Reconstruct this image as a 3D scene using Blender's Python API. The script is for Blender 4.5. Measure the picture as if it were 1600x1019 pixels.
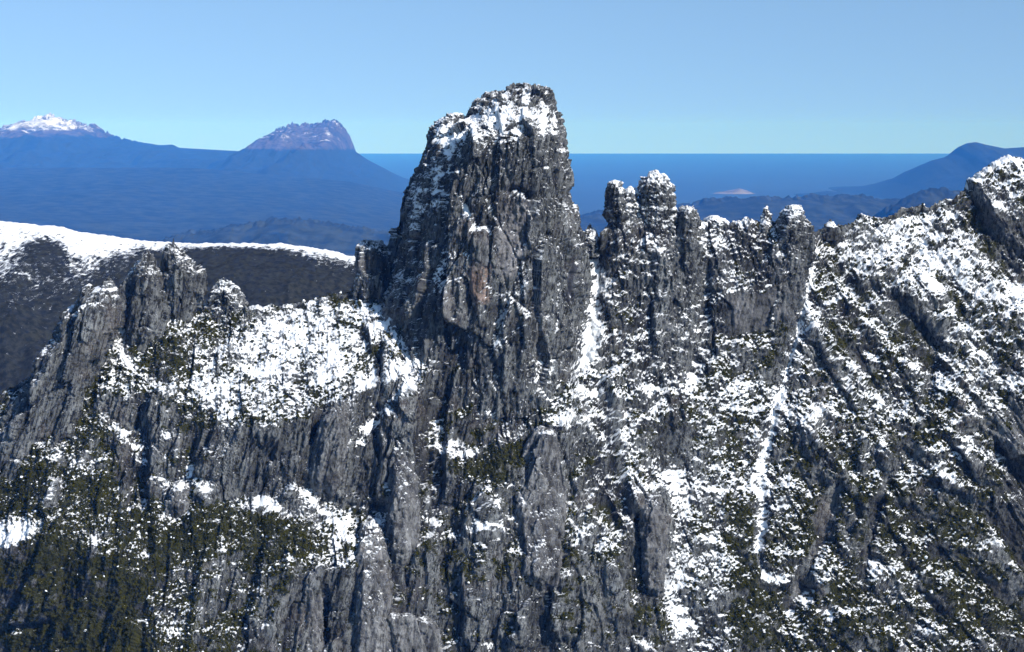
import bpy, math
import numpy as np

# ------------------------------------------------------------------ camera, sky, sun, exposure
F = 2537.0            # focal length in photograph pixels (1600 wide)
EYE = 203.0           # photograph row of eye level
scene = bpy.context.scene
for o in list(bpy.data.objects):
    bpy.data.objects.remove(o)

cam_data = bpy.data.cameras.new("camera")
cam = bpy.data.objects.new("camera", cam_data)
scene.collection.objects.link(cam)
cam.location = (0, 0, 0)
cam.rotation_euler = (math.radians(90), 0, 0)
cam_data.sensor_width = 36.0
cam_data.lens = 36.0 * F / 1600.0
cam_data.shift_y = -(509.5 - EYE) / 1600.0
cam_data.clip_start = 1.0
cam_data.clip_end = 400000.0
scene.camera = cam

SUN = np.array([0.62, -0.53, 0.58]); SUN /= np.linalg.norm(SUN)
SUN_EL = math.asin(SUN[2])
SUN_AZ = math.atan2(SUN[0], SUN[1])          # clockwise from +Y

world = bpy.data.worlds.new("World")
scene.world = world
world.use_nodes = True
wn = world.node_tree
wn.nodes.clear()
wo = wn.nodes.new("ShaderNodeOutputWorld")
wb = wn.nodes.new("ShaderNodeBackground")
sky = wn.nodes.new("ShaderNodeTexSky")
sky.sky_type = 'NISHITA'
sky.sun_disc = False
sky.sun_elevation = SUN_EL
sky.sun_rotation = SUN_AZ
sky.altitude = 600
sky.air_density = 1.0
sky.dust_density = 0.0
sky.ozone_density = 2.0
tc = wn.nodes.new("ShaderNodeTexCoord")
vm1 = wn.nodes.new("ShaderNodeVectorMath"); vm1.operation = 'MULTIPLY_ADD'
vm1.inputs[1].default_value = (1, 1, 0.7); vm1.inputs[2].default_value = (0, 0, 0.155)
vm2 = wn.nodes.new("ShaderNodeVectorMath"); vm2.operation = 'NORMALIZE'
wn.links.new(tc.outputs["Generated"], vm1.inputs[0]); wn.links.new(vm1.outputs[0], vm2.inputs[0]); wn.links.new(vm2.outputs[0], sky.inputs["Vector"])
tint = wn.nodes.new("ShaderNodeMix"); tint.data_type = 'RGBA'; tint.blend_type = 'MULTIPLY'
tint.inputs[0].default_value = 1.0; tint.inputs[7].default_value = (0.94, 1.05, 1.12, 1)
wn.links.new(sky.outputs[0], tint.inputs[6]); wn.links.new(tint.outputs[2], wb.inputs[0])
wb.inputs[1].default_value = 0.105
wn.links.new(wb.outputs[0], wo.inputs[0])

sl = bpy.data.lights.new("sun", 'SUN')
sl.energy = 5.0
sl.angle = math.radians(0.53)
sl.color = (1.0, 0.97, 0.93)
so = bpy.data.objects.new("sun", sl)
scene.collection.objects.link(so)
from mathutils import Vector
so.rotation_euler = Vector(SUN).to_track_quat('Z', 'Y').to_euler()

vs = scene.view_settings
vs.view_transform = 'Standard'
vs.look = 'None'
vs.exposure = 0.34
vs.gamma = 1.0
vs.use_curve_mapping = False
scene.cycles.max_bounces = 4
scene.cycles.diffuse_bounces = 2
scene.cycles.glossy_bounces = 1
scene.cycles.volume_bounces = 0
scene.cycles.use_denoising = True

# ------------------------------------------------------------------ helpers
f4 = np.float32
def link(o):
    scene.collection.objects.link(o)
    return o

def tag(o, label=None, cat=None, group=None, kind=None):
    if label: o["label"] = label
    if cat: o["category"] = cat
    if group: o["group"] = group
    if kind: o["kind"] = kind
    return o

def PX(sx, Y): return (np.asarray(sx) - 800.0) / F * Y
def PZ(sy, Y): return (EYE - np.asarray(sy)) / F * Y

def _hash(ix, iy, iz, seed):
    h = (ix.astype(np.uint32) * np.uint32(73856093)) ^ (iy.astype(np.uint32) * np.uint32(19349663)) \
        ^ (iz.astype(np.uint32) * np.uint32(83492791)) ^ np.uint32((seed * 2654435761) & 0xffffffff)
    h ^= h >> np.uint32(13); h *= np.uint32(0x5bd1e995); h ^= h >> np.uint32(15)
    h *= np.uint32(0x2c1b3c6d); h ^= h >> np.uint32(12)
    return h

def perlin(x, y, z, seed=0):
    x = np.asarray(x, f4); y = np.asarray(y, f4); z = np.asarray(z, f4)
    x, y, z = np.broadcast_arrays(x, y, z)
    xi = np.floor(x); yi = np.floor(y); zi = np.floor(z)
    fx = x - xi; fy = y - yi; fz = z - zi
    xi = xi.astype(np.int32); yi = yi.astype(np.int32); zi = zi.astype(np.int32)
    u = fx*fx*fx*(fx*(fx*6-15)+10); v = fy*fy*fy*(fy*(fy*6-15)+10); w = fz*fz*fz*(fz*(fz*6-15)+10)
    res = np.zeros(x.shape, f4)
    for dx in (0, 1):
        wx = u if dx else 1-u
        for dy in (0, 1):
            wxy = wx*(v if dy else 1-v)
            for dz in (0, 1):
                h = _hash(xi+dx, yi+dy, zi+dz, seed)
                gx = (h & np.uint32(1023)).astype(f4)*f4(1/511.5)-1
                gy = ((h >> np.uint32(10)) & np.uint32(1023)).astype(f4)*f4(1/511.5)-1
                gz = ((h >> np.uint32(20)) & np.uint32(1023)).astype(f4)*f4(1/511.5)-1
                res += wxy*(w if dz else 1-w)*(gx*(fx-dx)+gy*(fy-dy)+gz*(fz-dz))
    return res*f4(1.35)

def fbm(x, y, z, octv=4, seed=0, gain=0.5, ridged=False):
    a = 1.0; s = 0; fr = 1.0
    for k in range(octv):
        n = perlin(x*fr, y*fr, z*fr, seed+k*17)
        if ridged: n = 1-2*np.abs(n)*1.6
        s = s + a*n; a *= gain; fr *= 2.03
    return s

def facets2(a, b, seed=0, tilt=0.5, jit=0.9):
    """Broken slabs: nearest-cell id gives an offset and a tilted plane; also the distance to the crack."""
    a = np.asarray(a, f4); b = np.asarray(b, f4)
    ai = np.floor(a).astype(np.int32); bi = np.floor(b).astype(np.int32)
    best = np.full(a.shape, 9e9, f4); sec = np.full(a.shape, 9e9, f4); val = np.zeros(a.shape, f4)
    z0 = np.zeros_like(ai)
    for da in (-1, 0, 1):
        for db in (-1, 0, 1):
            h = _hash(ai+da, bi+db, z0, seed)
            ca = ai+da+0.5+jit*((h & np.uint32(255)).astype(f4)/255-.5)
            cb = bi+db+0.5+jit*(((h >> np.uint32(8)) & np.uint32(255)).astype(f4)/255-.5)
            d = (a-ca)**2+(b-cb)**2
            off = ((h >> np.uint32(16)) & np.uint32(255)).astype(f4)/127.5-1
            g1 = ((h >> np.uint32(24)) & np.uint32(15)).astype(f4)/7.5-1
            g2 = ((h >> np.uint32(28)) & np.uint32(15)).astype(f4)/7.5-1
            v = off+tilt*2*(g1*(a-ca)+g2*(b-cb))
            m = d < best
            sec = np.where(m, best, np.minimum(sec, d))
            val = np.where(m, v, val); best = np.where(m, d, best)
    crack = np.sqrt(sec)-np.sqrt(best)
    return val, crack

def facets3(x, y, z, seed=0, tilt=0.5, jit=0.9):
    x = np.asarray(x, f4); y = np.asarray(y, f4); z = np.asarray(z, f4)
    xi = np.floor(x).astype(np.int32); yi = np.floor(y).astype(np.int32); zi = np.floor(z).astype(np.int32)
    best = np.full(x.shape, 9e9, f4); sec = np.full(x.shape, 9e9, f4); val = np.zeros(x.shape, f4)
    for i in (-1, 0, 1):
        for j in (-1, 0, 1):
            for k in (-1, 0, 1):
                h = _hash(xi+i, yi+j, zi+k, seed); h2 = _hash(xi+i, yi+j, zi+k, seed+777)
                cx = xi+i+.5+jit*((h & np.uint32(255)).astype(f4)/255-.5)
                cy = yi+j+.5+jit*(((h >> np.uint32(8)) & np.uint32(255)).astype(f4)/255-.5)
                cz = zi+k+.5+jit*(((h >> np.uint32(16)) & np.uint32(255)).astype(f4)/255-.5)
                d = (x-cx)**2+(y-cy)**2+(z-cz)**2
                off = (h >> np.uint32(24)).astype(f4)/127.5-1
                g1 = (h2 & np.uint32(255)).astype(f4)/127.5-1
                g2 = ((h2 >> np.uint32(8)) & np.uint32(255)).astype(f4)/127.5-1
                g3 = ((h2 >> np.uint32(16)) & np.uint32(255)).astype(f4)/127.5-1
                v = off+tilt*2*(g1*(x-cx)+g2*(y-cy)+g3*(z-cz))
                m = d < best
                sec = np.where(m, best, np.minimum(sec, d))
                val = np.where(m, v, val); best = np.where(m, d, best)
    return val, np.sqrt(sec)-np.sqrt(best)

def sstep(a, b, x):
    t = np.clip((x-a)/(b-a), 0, 1)
    return t*t*(3-2*t)

def seg_dist(px, py, pts):
    """Distance to a polyline, parameter along it (0..1), and signed side (+ = right of travel)."""
    best = np.full(px.shape, 1e9, f4); tt = np.zeros(px.shape, f4); sd = np.zeros(px.shape, f4)
    pts = np.asarray(pts, float); n = len(pts)-1
    for i in range(n):
        ax, ay = pts[i][:2]; bx, by = pts[i+1][:2]
        ex, ey = bx-ax, by-ay; L = ex*ex+ey*ey
        t = np.clip(((px-ax)*ex+(py-ay)*ey)/L, 0, 1)
        dx = px-ax-t*ex; dy = py-ay-t*ey
        d = np.sqrt(dx*dx+dy*dy); m = d < best
        best = np.where(m, d, best); tt = np.where(m, (i+t)/n, tt)
        sd = np.where(m, np.sign(ex*dy-ey*dx), sd)
    return best, tt, sd

def poly_sd(px, py, poly):
    """Signed distance to a polygon, positive inside."""
    poly = np.asarray(poly, float)
    d, _, _ = seg_dist(px, py, np.vstack([poly, poly[:1]]))
    ins = np.zeros(px.shape, bool); n = len(poly)
    for i in range(n):
        x1, y1 = poly[i]; x2, y2 = poly[(i+1) % n]
        if y1 == y2: continue
        c = ((y1 > py) != (y2 > py)) & (px < (x2-x1)*(py-y1)/(y2-y1)+x1)
        ins ^= c
    return np.where(ins, d, -d)

def grid_faces(nr, nc, wrap=False):
    r = np.arange(nr-1)[:, None]; c = np.arange(nc if wrap else nc-1)[None, :]
    c2 = (c+1) % nc
    a = r*nc+c; b = r*nc+c2; d = (r+1)*nc+c; e = (r+1)*nc+c2
    return np.stack([a, b, e, d], -1).reshape(-1, 4)

def grid_normals(P):
    """Per-vertex normals of a (rows, cols, 3) grid (open)."""
    du = np.gradient(P, axis=1); dv = np.gradient(P, axis=0)
    n = np.cross(du, dv)
    return n/(np.linalg.norm(n, axis=-1, keepdims=True)+1e-9)

def blur(a, r, axis=None, wrap=False):
    """Box blur, twice, along both axes."""
    for ax in ((0, 1) if axis is None else (axis,)):
        for _ in range(2):
            pad = [(0, 0)]*a.ndim; pad[ax] = (r+1, r)
            p = np.pad(a, pad, mode='wrap' if (wrap and ax == 1) else 'edge')
            c = np.cumsum(p, axis=ax, dtype=np.float64)
            n = a.shape[ax]
            a = ((np.take(c, np.arange(2*r+1, 2*r+1+n), axis=ax)-np.take(c, np.arange(0, n), axis=ax))/(2*r+1)).astype(f4)
    return a

def mesh_obj(name, verts, faces, mat, attrs=None, parent=None, smooth=True, normals=None):
    me = bpy.data.meshes.new(name)
    verts = np.ascontiguousarray(verts, f4).reshape(-1, 3); faces = np.asarray(faces, np.int32)
    k = faces.shape[1]; nf = len(faces)
    me.vertices.add(len(verts)); me.vertices.foreach_set("co", verts.ravel())
    me.loops.add(nf*k); me.loops.foreach_set("vertex_index", faces.ravel())
    me.polygons.add(nf)
    me.polygons.foreach_set("loop_start", np.arange(nf, dtype=np.int32)*k)
    me.polygons.foreach_set("use_smooth", np.full(nf, smooth))
    me.update(calc_edges=True)
    for an, av in (attrs or {}).items():
        at = me.attributes.new(an, 'FLOAT', 'POINT')
        at.data.foreach_set("value", np.ascontiguousarray(av, f4).ravel())
    if normals is not None:
        me.normals_split_custom_set_from_vertices(np.ascontiguousarray(normals, f4).reshape(-1, 3))
    me.materials.append(mat)
    o = bpy.data.objects.new(name, me)
    link(o)
    if parent is not None: o.parent = parent
    return o

def sub_mesh(name, verts, faces, mask, mat, attrs, parent=None, normals=None):
    fs = faces[mask]
    idx, inv = np.unique(fs, return_inverse=True)
    return mesh_obj(name, verts.reshape(-1, 3)[idx], inv.reshape(fs.shape), mat,
                    {k: v.ravel()[idx] for k, v in attrs.items()}, parent,
                    normals=None if normals is None else normals.reshape(-1, 3)[idx])

# ------------------------------------------------------------------ materials
class NT:
    def __init__(s, name):
        s.m = bpy.data.materials.new(name); s.m.use_nodes = True
        s.t = s.m.node_tree; s.t.nodes.clear()
        s.out = s.t.nodes.new("ShaderNodeOutputMaterial")
    def n(s, typ, **kw):
        nd = s.t.nodes.new(typ)
        for k, v in kw.items():
            if k == 'i':
                for a, b in v.items():
                    if hasattr(b, 'links') or hasattr(b, 'is_linked'): s.t.links.new(b, nd.inputs[a])
                    else: nd.inputs[a].default_value = b
            else: setattr(nd, k, v)
        return nd
    def math(s, op, a, b=None, c=None, clamp=False):
        nd = s.t.nodes.new("ShaderNodeMath"); nd.operation = op; nd.use_clamp = clamp
        for k, v in enumerate((a, b, c)):
            if v is None: continue
            if hasattr(v, 'is_linked'): s.t.links.new(v, nd.inputs[k])
            else: nd.inputs[k].default_value = v
        return nd.outputs[0]
    def mix(s, fac, a, b):
        nd = s.t.nodes.new("ShaderNodeMix"); nd.data_type = 'RGBA'
        for k, v in ((0, fac), (6, a), (7, b)):
            if hasattr(v, 'is_linked'): s.t.links.new(v, nd.inputs[k])
            else: nd.inputs[k].default_value = v if k == 0 else (*v, 1)
        return nd.outputs[2]
    def attr(s, name): return s.n("ShaderNodeAttribute", attribute_name=name).outputs["Fac"]
    def noise(s, vec, scale, detail=4, rough=.55):
        return s.n("ShaderNodeTexNoise", i={"Vector": vec, "Scale": scale, "Detail": detail, "Roughness": rough}).outputs["Fac"]
    def ramp(s, lo, hi, x):
        nd = s.n("ShaderNodeMapRange", interpolation_type='SMOOTHSTEP', i={0: x, 1: lo, 2: hi})
        return nd.outputs[0]

def mountain_material(name, rock=(0.0095, 0.0098, 0.0098), rock2=(0.150, 0.155, 0.155), brown=(0.13, 0.10, 0.085), veg=(0.012, 0.014, 0.0015),
                      veg2=(0.042, 0.040, 0.004), unit=1.0, bump=1.0):
    t = NT(name)
    co = t.n("ShaderNodeNewGeometry").outputs["Position"]
    turned = t.n("ShaderNodeMapping", i={"Vector": co, "Rotation": (0, math.radians(-13), 0)}).outputs[0]
    stretched = t.n("ShaderNodeMapping", i={"Vector": turned, "Scale": (1, 1, .10)}).outputs[0]
    n_str = t.noise(stretched, .55/unit, 5, .62)
    n_big = t.noise(co, .03/unit, 3)
    n_mid = t.noise(co, .25/unit, 5, .6)
    n_fine = t.noise(co, 1.3/unit, 4, .65)
    # rock: grey slabs, streaked down the fall line, with rusty patches
    thin = t.n("ShaderNodeMapping", i={"Vector": turned, "Scale": (1, 1, .07)}).outputs[0]
    n_thin = t.noise(thin, 1.9/unit, 4, .65)
    tone = t.math('ADD', t.math('MULTIPLY', n_str, .5), t.math('ADD', t.math('MULTIPLY', n_thin, .5), t.math('MULTIPLY', t.math('SUBTRACT', n_mid, .5), .35)))
    c = t.mix(t.ramp(.42, .56, tone), rock, rock2)
    c = t.mix(t.math('MULTIPLY', t.ramp(.52, .70, n_big), .28), c, brown)
    n_b2 = t.noise(co, .055/unit, 4, .6)
    c = t.mix(t.math('MULTIPLY', t.ramp(.50, .36, n_b2), .6), c, (.013, .0135, .014))
    c = t.mix(t.math('MULTIPLY', t.ramp(.58, .72, n_b2), .35), c, (.20, .195, .195))
    c = t.mix(t.math('MULTIPLY', t.attr("rust"), t.ramp(.3, .6, n_mid)), c, (0.30, 0.20, 0.155))
    c = t.mix(t.attr("dark"), c, (0.045, 0.045, 0.052))
    c = t.mix(t.math('MULTIPLY', t.attr("pale"), t.ramp(.2, .6, n_mid)), c, (0.30, 0.285, 0.285))
    fac = t.math('MULTIPLY_ADD', t.attr("tone"), 1.25, .38)
    vmul = t.n("ShaderNodeVectorMath", operation='SCALE', i={0: c, 3: fac})
    c = vmul.outputs[0]
    # scrub
    vm = t.math('ADD', t.attr("veg"), t.math('MULTIPLY', t.math('SUBTRACT', n_fine, .5), 1.1))
    vcol = t.mix(t.ramp(.35, .65, n_mid), veg, veg2)
    c = t.mix(t.ramp(.45, .6, vm), c, vcol)
    # snow
    n_grain = t.noise(co, 2.1/unit, 2, .6)
    sm = t.math('ADD', t.attr("snow"), t.math('MULTIPLY', t.math('SUBTRACT', n_fine, .5), .75))
    sm = t.math('ADD', sm, t.math('MULTIPLY', t.math('SUBTRACT', n_grain, .5), .85))
    snow = t.ramp(.42, .64, sm)
    c = t.mix(snow, c, (.82, .83, .845))
    rough = t.math('ADD', t.math('MULTIPLY', snow, -.25), .92)
    hgt = t.math('ADD', t.math('MULTIPLY', n_thin, .8), t.math('ADD', t.math('MULTIPLY', n_str, .8), n_fine))
    hgt = t.math('MULTIPLY', hgt, t.math('SUBTRACT', 1.0, t.math('MULTIPLY', snow, .8)))
    b = t.n("ShaderNodeBump", i={"Strength": 1.0*bump, "Distance": 1.5*unit, "Height": hgt}).outputs[0]
    p = t.n("ShaderNodeBsdfPrincipled", i={"Base Color": c, "Roughness": rough, "Normal": b, "Specular IOR Level": .25})
    t.t.links.new(p.outputs[0], t.out.inputs[0])
    return t.m

def plain_material(name, col, col2, scale, rough=.9, spec=.2, bump=0.0, bdist=1.0):
    t = NT(name)
    co = t.n("ShaderNodeTexCoord").outputs["Object"]
    n = t.noise(co, scale, 6, .6)
    c = t.mix(t.ramp(.35, .65, n), col, col2)
    p = t.n("ShaderNodeBsdfPrincipled", i={"Base Color": c, "Roughness": rough, "Specular IOR Level": spec})
    if bump:
        b = t.n("ShaderNodeBump", i={"Strength": bump, "Distance": bdist, "Height": n}).outputs[0]
        t.t.links.new(b, p.inputs["Normal"])
    t.t.links.new(p.outputs[0], t.out.inputs[0])
    return t.m

M_ROCK = mountain_material("rock_with_snow_and_scrub")
M_SEA = plain_material("sea_water", (.03, .045, .07), (.036, .055, .085), .0003, .55, .12)
M_LAND = plain_material("lowland_forest", (.012, .018, .015), (.040, .048, .034), .004, .95, .1)
M_FAR = mountain_material("far_mountain_rock", rock=(.026, .023, .022), rock2=(.125, .095, .08), veg=(.014, .022, .018), veg2=(.022, .03, .024), unit=48.0, bump=.6)
M_HILL = mountain_material("moorland_hill", veg=(.005, .0065, .006), veg2=(.030, .031, .023), unit=2.2, bump=.8)

# ------------------------------------------------------------------ sea, lowland, haze
KF = 3.0               # far world: distances in units of this
SEA_Z = -560.0*KF
FAR_Y = 38400.0*KF
def sheet(name, x0, x1, y0, y1, z, mat, nx=24, ny=24):
    X, Y = np.meshgrid(np.linspace(x0, x1, nx), np.linspace(y0, y1, ny))
    return mesh_obj(name, np.stack([X, Y, np.full_like(X, z)], -1), grid_faces(ny, nx), mat)
tag(sheet("sea", -24000*KF, 24000*KF, -4000, FAR_Y, SEA_Z, M_SEA), "calm blue sea reaching to the horizon", "sea", kind="structure")

def heightfield(name, sx0, sx1, crest, Yc, Wf, Wb, nx, ny, mat, base=SEA_Z-12, seed=1, rough=1.0, scale=900., prof=1.6, attr_fn=None, crag=0.0):
    """Range of hills: crest given as photograph points at distance Yc, falling away in front and behind."""
    c = np.asarray(crest, float)
    Yc, Wf, Wb, scale, crag = Yc*KF, Wf*KF, Wb*KF, scale*KF, crag*KF
    X = np.linspace(PX(sx0, Yc), PX(sx1, Yc), nx)
    t = np.concatenate([-np.linspace(1, 0, int(ny*.75))**1.3, np.linspace(0, 1, ny-int(ny*.75)+1)[1:]])
    Y = np.where(t < 0, Yc+t*Wf, Yc+t*Wb)
    XX, YY = np.meshgrid(X, Y); TT = np.abs(np.broadcast_to(t[:, None], XX.shape))
    cz = PZ(np.interp(XX/Yc*F+800, c[:, 0], c[:, 1]), Yc)
    k = (1-TT)**prof
    nz = fbm(XX/scale, YY/scale, 0.3, 5, seed, .5)
    rg = fbm(XX/scale*1.7+5, YY/scale*.7, 1.3, 4, seed+5, .5, ridged=True)
    w = np.minimum(1, TT*5)
    Z = base+(cz-base)*k+rough*(cz-base)*(.10*nz+.07*rg)*w*(1-TT)
    Z = Z+crag*(.8*fbm(XX/(130.*KF), YY/(130.*KF), .7, 3, seed+9, .55)+.75*fbm(XX/(42.*KF), YY/(60.*KF), .2, 3, seed+12, .6, ridged=True)-.4)*np.exp(-(TT/.06)**2)*(sstep(230, 206, np.interp(XX/Yc*F+800, c[:, 0], c[:, 1])) if mat is M_FAR else 1.0)
    P = np.stack([XX, YY, Z], -1)
    N = grid_normals(P)
    at = {"snow": np.zeros_like(Z), "veg": np.ones_like(Z), "rust": np.zeros_like(Z), "dark": np.zeros_like(Z), "pale": np.zeros_like(Z), "tone": np.full_like(Z, .5)}
    if attr_fn: attr_fn(XX, YY, Z, N, at)
    return mesh_obj(name, P, grid_faces(len(t), nx), mat, at)

# low land between the massif and the coast
o = heightfield("lowland", -2600, 900, [(-2600, 262), (300, 262), (560, 285), (700, 320), (800, 345), (900, 372)], 11500, 9000, 3500, 60, 60, M_LAND, seed=31, rough=.5)
tag(o, "low forested plain under the far ranges", "lowland", kind="structure")

def snow_a(XX, YY, Z, N, at):
    sy = EYE-Z/YY*F; sx = XX/YY*F+800
    n = fbm(XX/(260.*KF), YY/(260.*KF), Z/(260.*KF), 4, 71)
    at["snow"] = sstep(216, 194, sy+9*n)*.56+.25*(N[..., 2]-.75)+.30*fbm(XX/(120.*KF), YY/(120.*KF), Z/(120.*KF), 3, 72)
    at["veg"] = sstep(198, 226, sy)+.35*n
A = [(-300, 260), (-120, 226), (-40, 214), (0, 203), (30, 193), (45, 190), (60, 183), (68, 184), (76, 179), (86, 184), (95, 183), (108, 190), (120, 190), (128, 195), (150, 196), (165, 208), (190, 217), (215, 222), (250, 227), (270, 226), (280, 231), (350, 235), (380, 236.5)]
o = heightfield("mountain", -300, 381, A, 15500, 7500, 3000, 420, 110, M_FAR, seed=3, attr_fn=snow_a, crag=30, rough=1.6)
tag(o, "distant blue mountain with a snow dusted summit", "mountain", kind="structure")

def snow_b(XX, YY, Z, N, at):
    sy = EYE-Z/YY*F; sx = XX/YY*F+800
    line = 233+3*fbm(XX/(200.*KF), YY/(200.*KF), 0, 3, 81)
    at["veg"] = sstep(line-7, line+7, sy)+.2*fbm(XX/(120.*KF), YY/(120.*KF), Z/(120.*KF), 3, 83)
    at["snow"] = np.where(sy < 222, .15+.3*(N[..., 2]-.4)+.45*fbm(XX/(130.*KF), YY/(130.*KF), Z/(130.*KF), 3, 82), 0)
    at["pale"] = 0*Z
B = [(379, 236.5), (400, 230), (408, 226), (414, 218), (425, 212), (433, 204), (440, 200), (448, 200), (455, 197), (462, 193), (470, 195), (478, 194), (488, 197), (500, 196), (506, 192), (514, 191), (522, 189), (530, 193), (537, 199), (543, 207), (549, 219), (553, 235), (575, 250), (600, 263), (632, 282), (660, 300), (720, 330), (760, 345)]
o = heightfield("mountain", 380, 760, B, 15500, 7500, 3000, 340, 110, M_FAR, seed=3, attr_fn=snow_b, crag=30, rough=1.6)
tag(o, "distant blue mountain capped by a pinkish craggy table summit", "mountain", kind="structure")

C = [(1335, 306), (1352, 304), (1375, 296), (1400, 285), (1420, 272), (1435, 262), (1455, 251), (1475, 246), (1488, 239), (1497, 230), (1510, 224), (1525, 222), (1540, 226), (1570, 232), (1600, 230), (1680, 226), (1900, 250)]
o = heightfield("mountain", 1335, 1900, C, 13800, 3800, 2500, 300, 90, M_FAR, seed=6)
tag(o, "distant blue mountain sloping down to the sea", "mountain", kind="structure")
o = heightfield("hill", 1255, 1345, [(1255, 306), (1275, 301), (1292, 298.5), (1310, 300), (1330, 303), (1345, 306)], 13600, 1200, 900, 60, 40, M_FAR, seed=8)
tag(o, "small low blue hill at the coast beside the sloping mountain", "hill", kind="structure")
D = [(740, 380), (860, 350), (900, 338), (930, 331), (985, 326), (1030, 325), (1060, 320), (1085, 318), (1105, 312), (1140, 307.5), (1160, 309), (1200, 308), (1240, 307), (1290, 306.5), (1345, 306), (1380, 309), (1405, 313), (1430, 316), (1500, 322), (1700, 330), (1900, 380)]
o = heightfield("hill", 740, 1900, D, 8200, 3000, 2500, 360, 80, M_LAND, seed=11, scale=500., crag=14, rough=1.2)
tag(o, "long low dark wooded hills in front of the sea", "hill", kind="structure")
E = [(1330, 416), (1385, 324), (1410, 312), (1430, 303), (1447, 297), (1462, 295), (1480, 294.5), (1500, 298), (1540, 306), (1620, 330), (1720, 416)]
o = heightfield("hill", 1330, 1720, E, 6800, 1500, 1500, 240, 70, M_LAND, seed=12, scale=400., crag=8)
tag(o, "rounded dark wooded hill under the sloping mountain", "hill", kind="structure")
G = [(20, 445), (180, 398), (220, 388), (260, 374), (300, 362), (330, 359), (365, 352), (400, 349), (430, 345), (455, 341), (480, 343), (500, 348), (530, 351), (570, 357), (610, 365), (700, 376), (780, 400), (900, 445)]
o = heightfield("hill", 20, 900, G, 6000, 2200, 2200, 420, 90, M_LAND, seed=14, scale=420., crag=12, rough=1.4)
tag(o, "dark wooded hills in the valley behind the snowy moor", "hill", kind="structure")

# islet
def islet():
    nr, nc = 16, 60
    th = np.linspace(0, 2*np.pi, nc, endpoint=False)[None, :]; r = np.linspace(1, 0, nr)[:, None]
    Yc = 14300.*KF
    cx = float(PX(1147, Yc))
    X = cx+r*np.cos(th)*PX(835, Yc); Y = Yc+r*np.sin(th)*150*KF
    ridge = np.interp((X-cx)/PX(835, Yc), [-1, -.75, -.35, -.1, .25, .6, .85, 1], np.array([0, 18, 22, 30, 46, 34, 10, 0])*KF)
    Z = SEA_Z-2+ridge*(1-r**2.2)**.7+5*KF*fbm(X/(45.*KF), Y/(45.*KF), .2, 3, 91)*(1-r)
    at = {k: np.full(Z.shape, v) for k, v in dict(snow=.0, veg=.0, rust=.35, dark=0., pale=.55, tone=.45).items()}
    v = np.stack([X, Y, Z], -1)
    return mesh_obj("islet", v, grid_faces(nr, nc, True), M_FAR, at)
tag(islet(), "small pale rocky islet out on the sea", "islet")

def haze():
    x, y0, y1, z0, z1 = 25000.*KF, -5000., FAR_Y+400, SEA_Z-30, 165.*KF
    v = [(-x, y0, z0), (x, y0, z0), (x, y1, z0), (-x, y1, z0), (-x, y0, z1), (x, y0, z1), (x, y1, z1), (-x, y1, z1)]
    f = [(0, 3, 2, 1), (4, 5, 6, 7), (0, 1, 5, 4), (1, 2, 6, 5), (2, 3, 7, 6), (3, 0, 4, 7)]
    t = NT("haze_air")
    pv = t.n("ShaderNodeVolumePrincipled", i={"Color": (.036, .26, 1, 1), "Absorption Color": (1, 1, 1, 1), "Density": 5.3e-5/KF, "Anisotropy": -0.3})
    t.t.links.new(pv.outputs[0], t.out.inputs["Volume"])
    o = mesh_obj("haze", np.array(v), np.array(f), t.m, smooth=False)
    return tag(o, "thin blue haze filling the air", "haze", kind="stuff")
haze()

# ------------------------------------------------------------------ painted layout of the massif (photograph pixels)
# steepness: metres further away per photograph pixel upwards (0.05 = sheer wall, 0.5 = 45 degrees, 0.9 = 30 degrees)
G_X0, G_Y0, G_H = -100, 200, 4
G_NX, G_NY = 452, 226
GX, GY = np.meshgrid(G_X0+G_H*np.arange(G_NX), G_Y0+G_H*np.arange(G_NY))
GX = GX.astype(f4); GY = GY.astype(f4)
wob = 10*fbm(GX/60, GY/60, 0, 3, 201); wob2 = 10*fbm(GX/60, GY/60, 9.5, 3, 211)
WX = GX+wob; WY = GY+wob2

steep = np.full(GX.shape, .36, f4)
lat = np.zeros(GX.shape, f4)
snowb = np.zeros(GX.shape, f4)
vegb = np.zeros(GX.shape, f4)
lump = np.full(GX.shape, .6, f4)        # amount of rounded, scrubby lumps
slab = np.full(GX.shape, .6, f4)        # amount of broken slabs
darkb = np.zeros(GX.shape, f4)
paleb = np.zeros(GX.shape, f4)
rustb = np.zeros(GX.shape, f4)
FIELDS = dict(s=steep, lat=lat, snow=snowb, veg=vegb, lump=lump, slab=slab, dark=darkb, pale=paleb, rust=rustb)

def paint(poly, soft=8, warp=True, **kw):
    d = poly_sd(WX if warp else GX, WY if warp else GY, poly)
    m = sstep(-soft, soft, d)
    for k, v in kw.items():
        FIELDS[k][...] = FIELDS[k]*(1-m)+v*m

GROOVES = []
def stroke(pts, w, groove=0.0, soft=.6, warp=.35, **kw):
    """Paint along a line; groove > 0 cuts a gully, < 0 raises a rib (metres)."""
    d, t, sd = seg_dist(GX+wob*warp, GY+wob2*warp, pts)
    if len(pts[0]) > 2:
        ws = np.asarray([p[2] for p in pts]); w = np.interp(t, np.linspace(0, 1, len(ws)), ws)
    m = sstep(1.0, 1.0-soft, d/w)
    for k, v in kw.items():
        FIELDS[k][...] = FIELDS[k]*(1-m)+v*m
    if groove: GROOVES.append((pts, w, groove))

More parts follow.
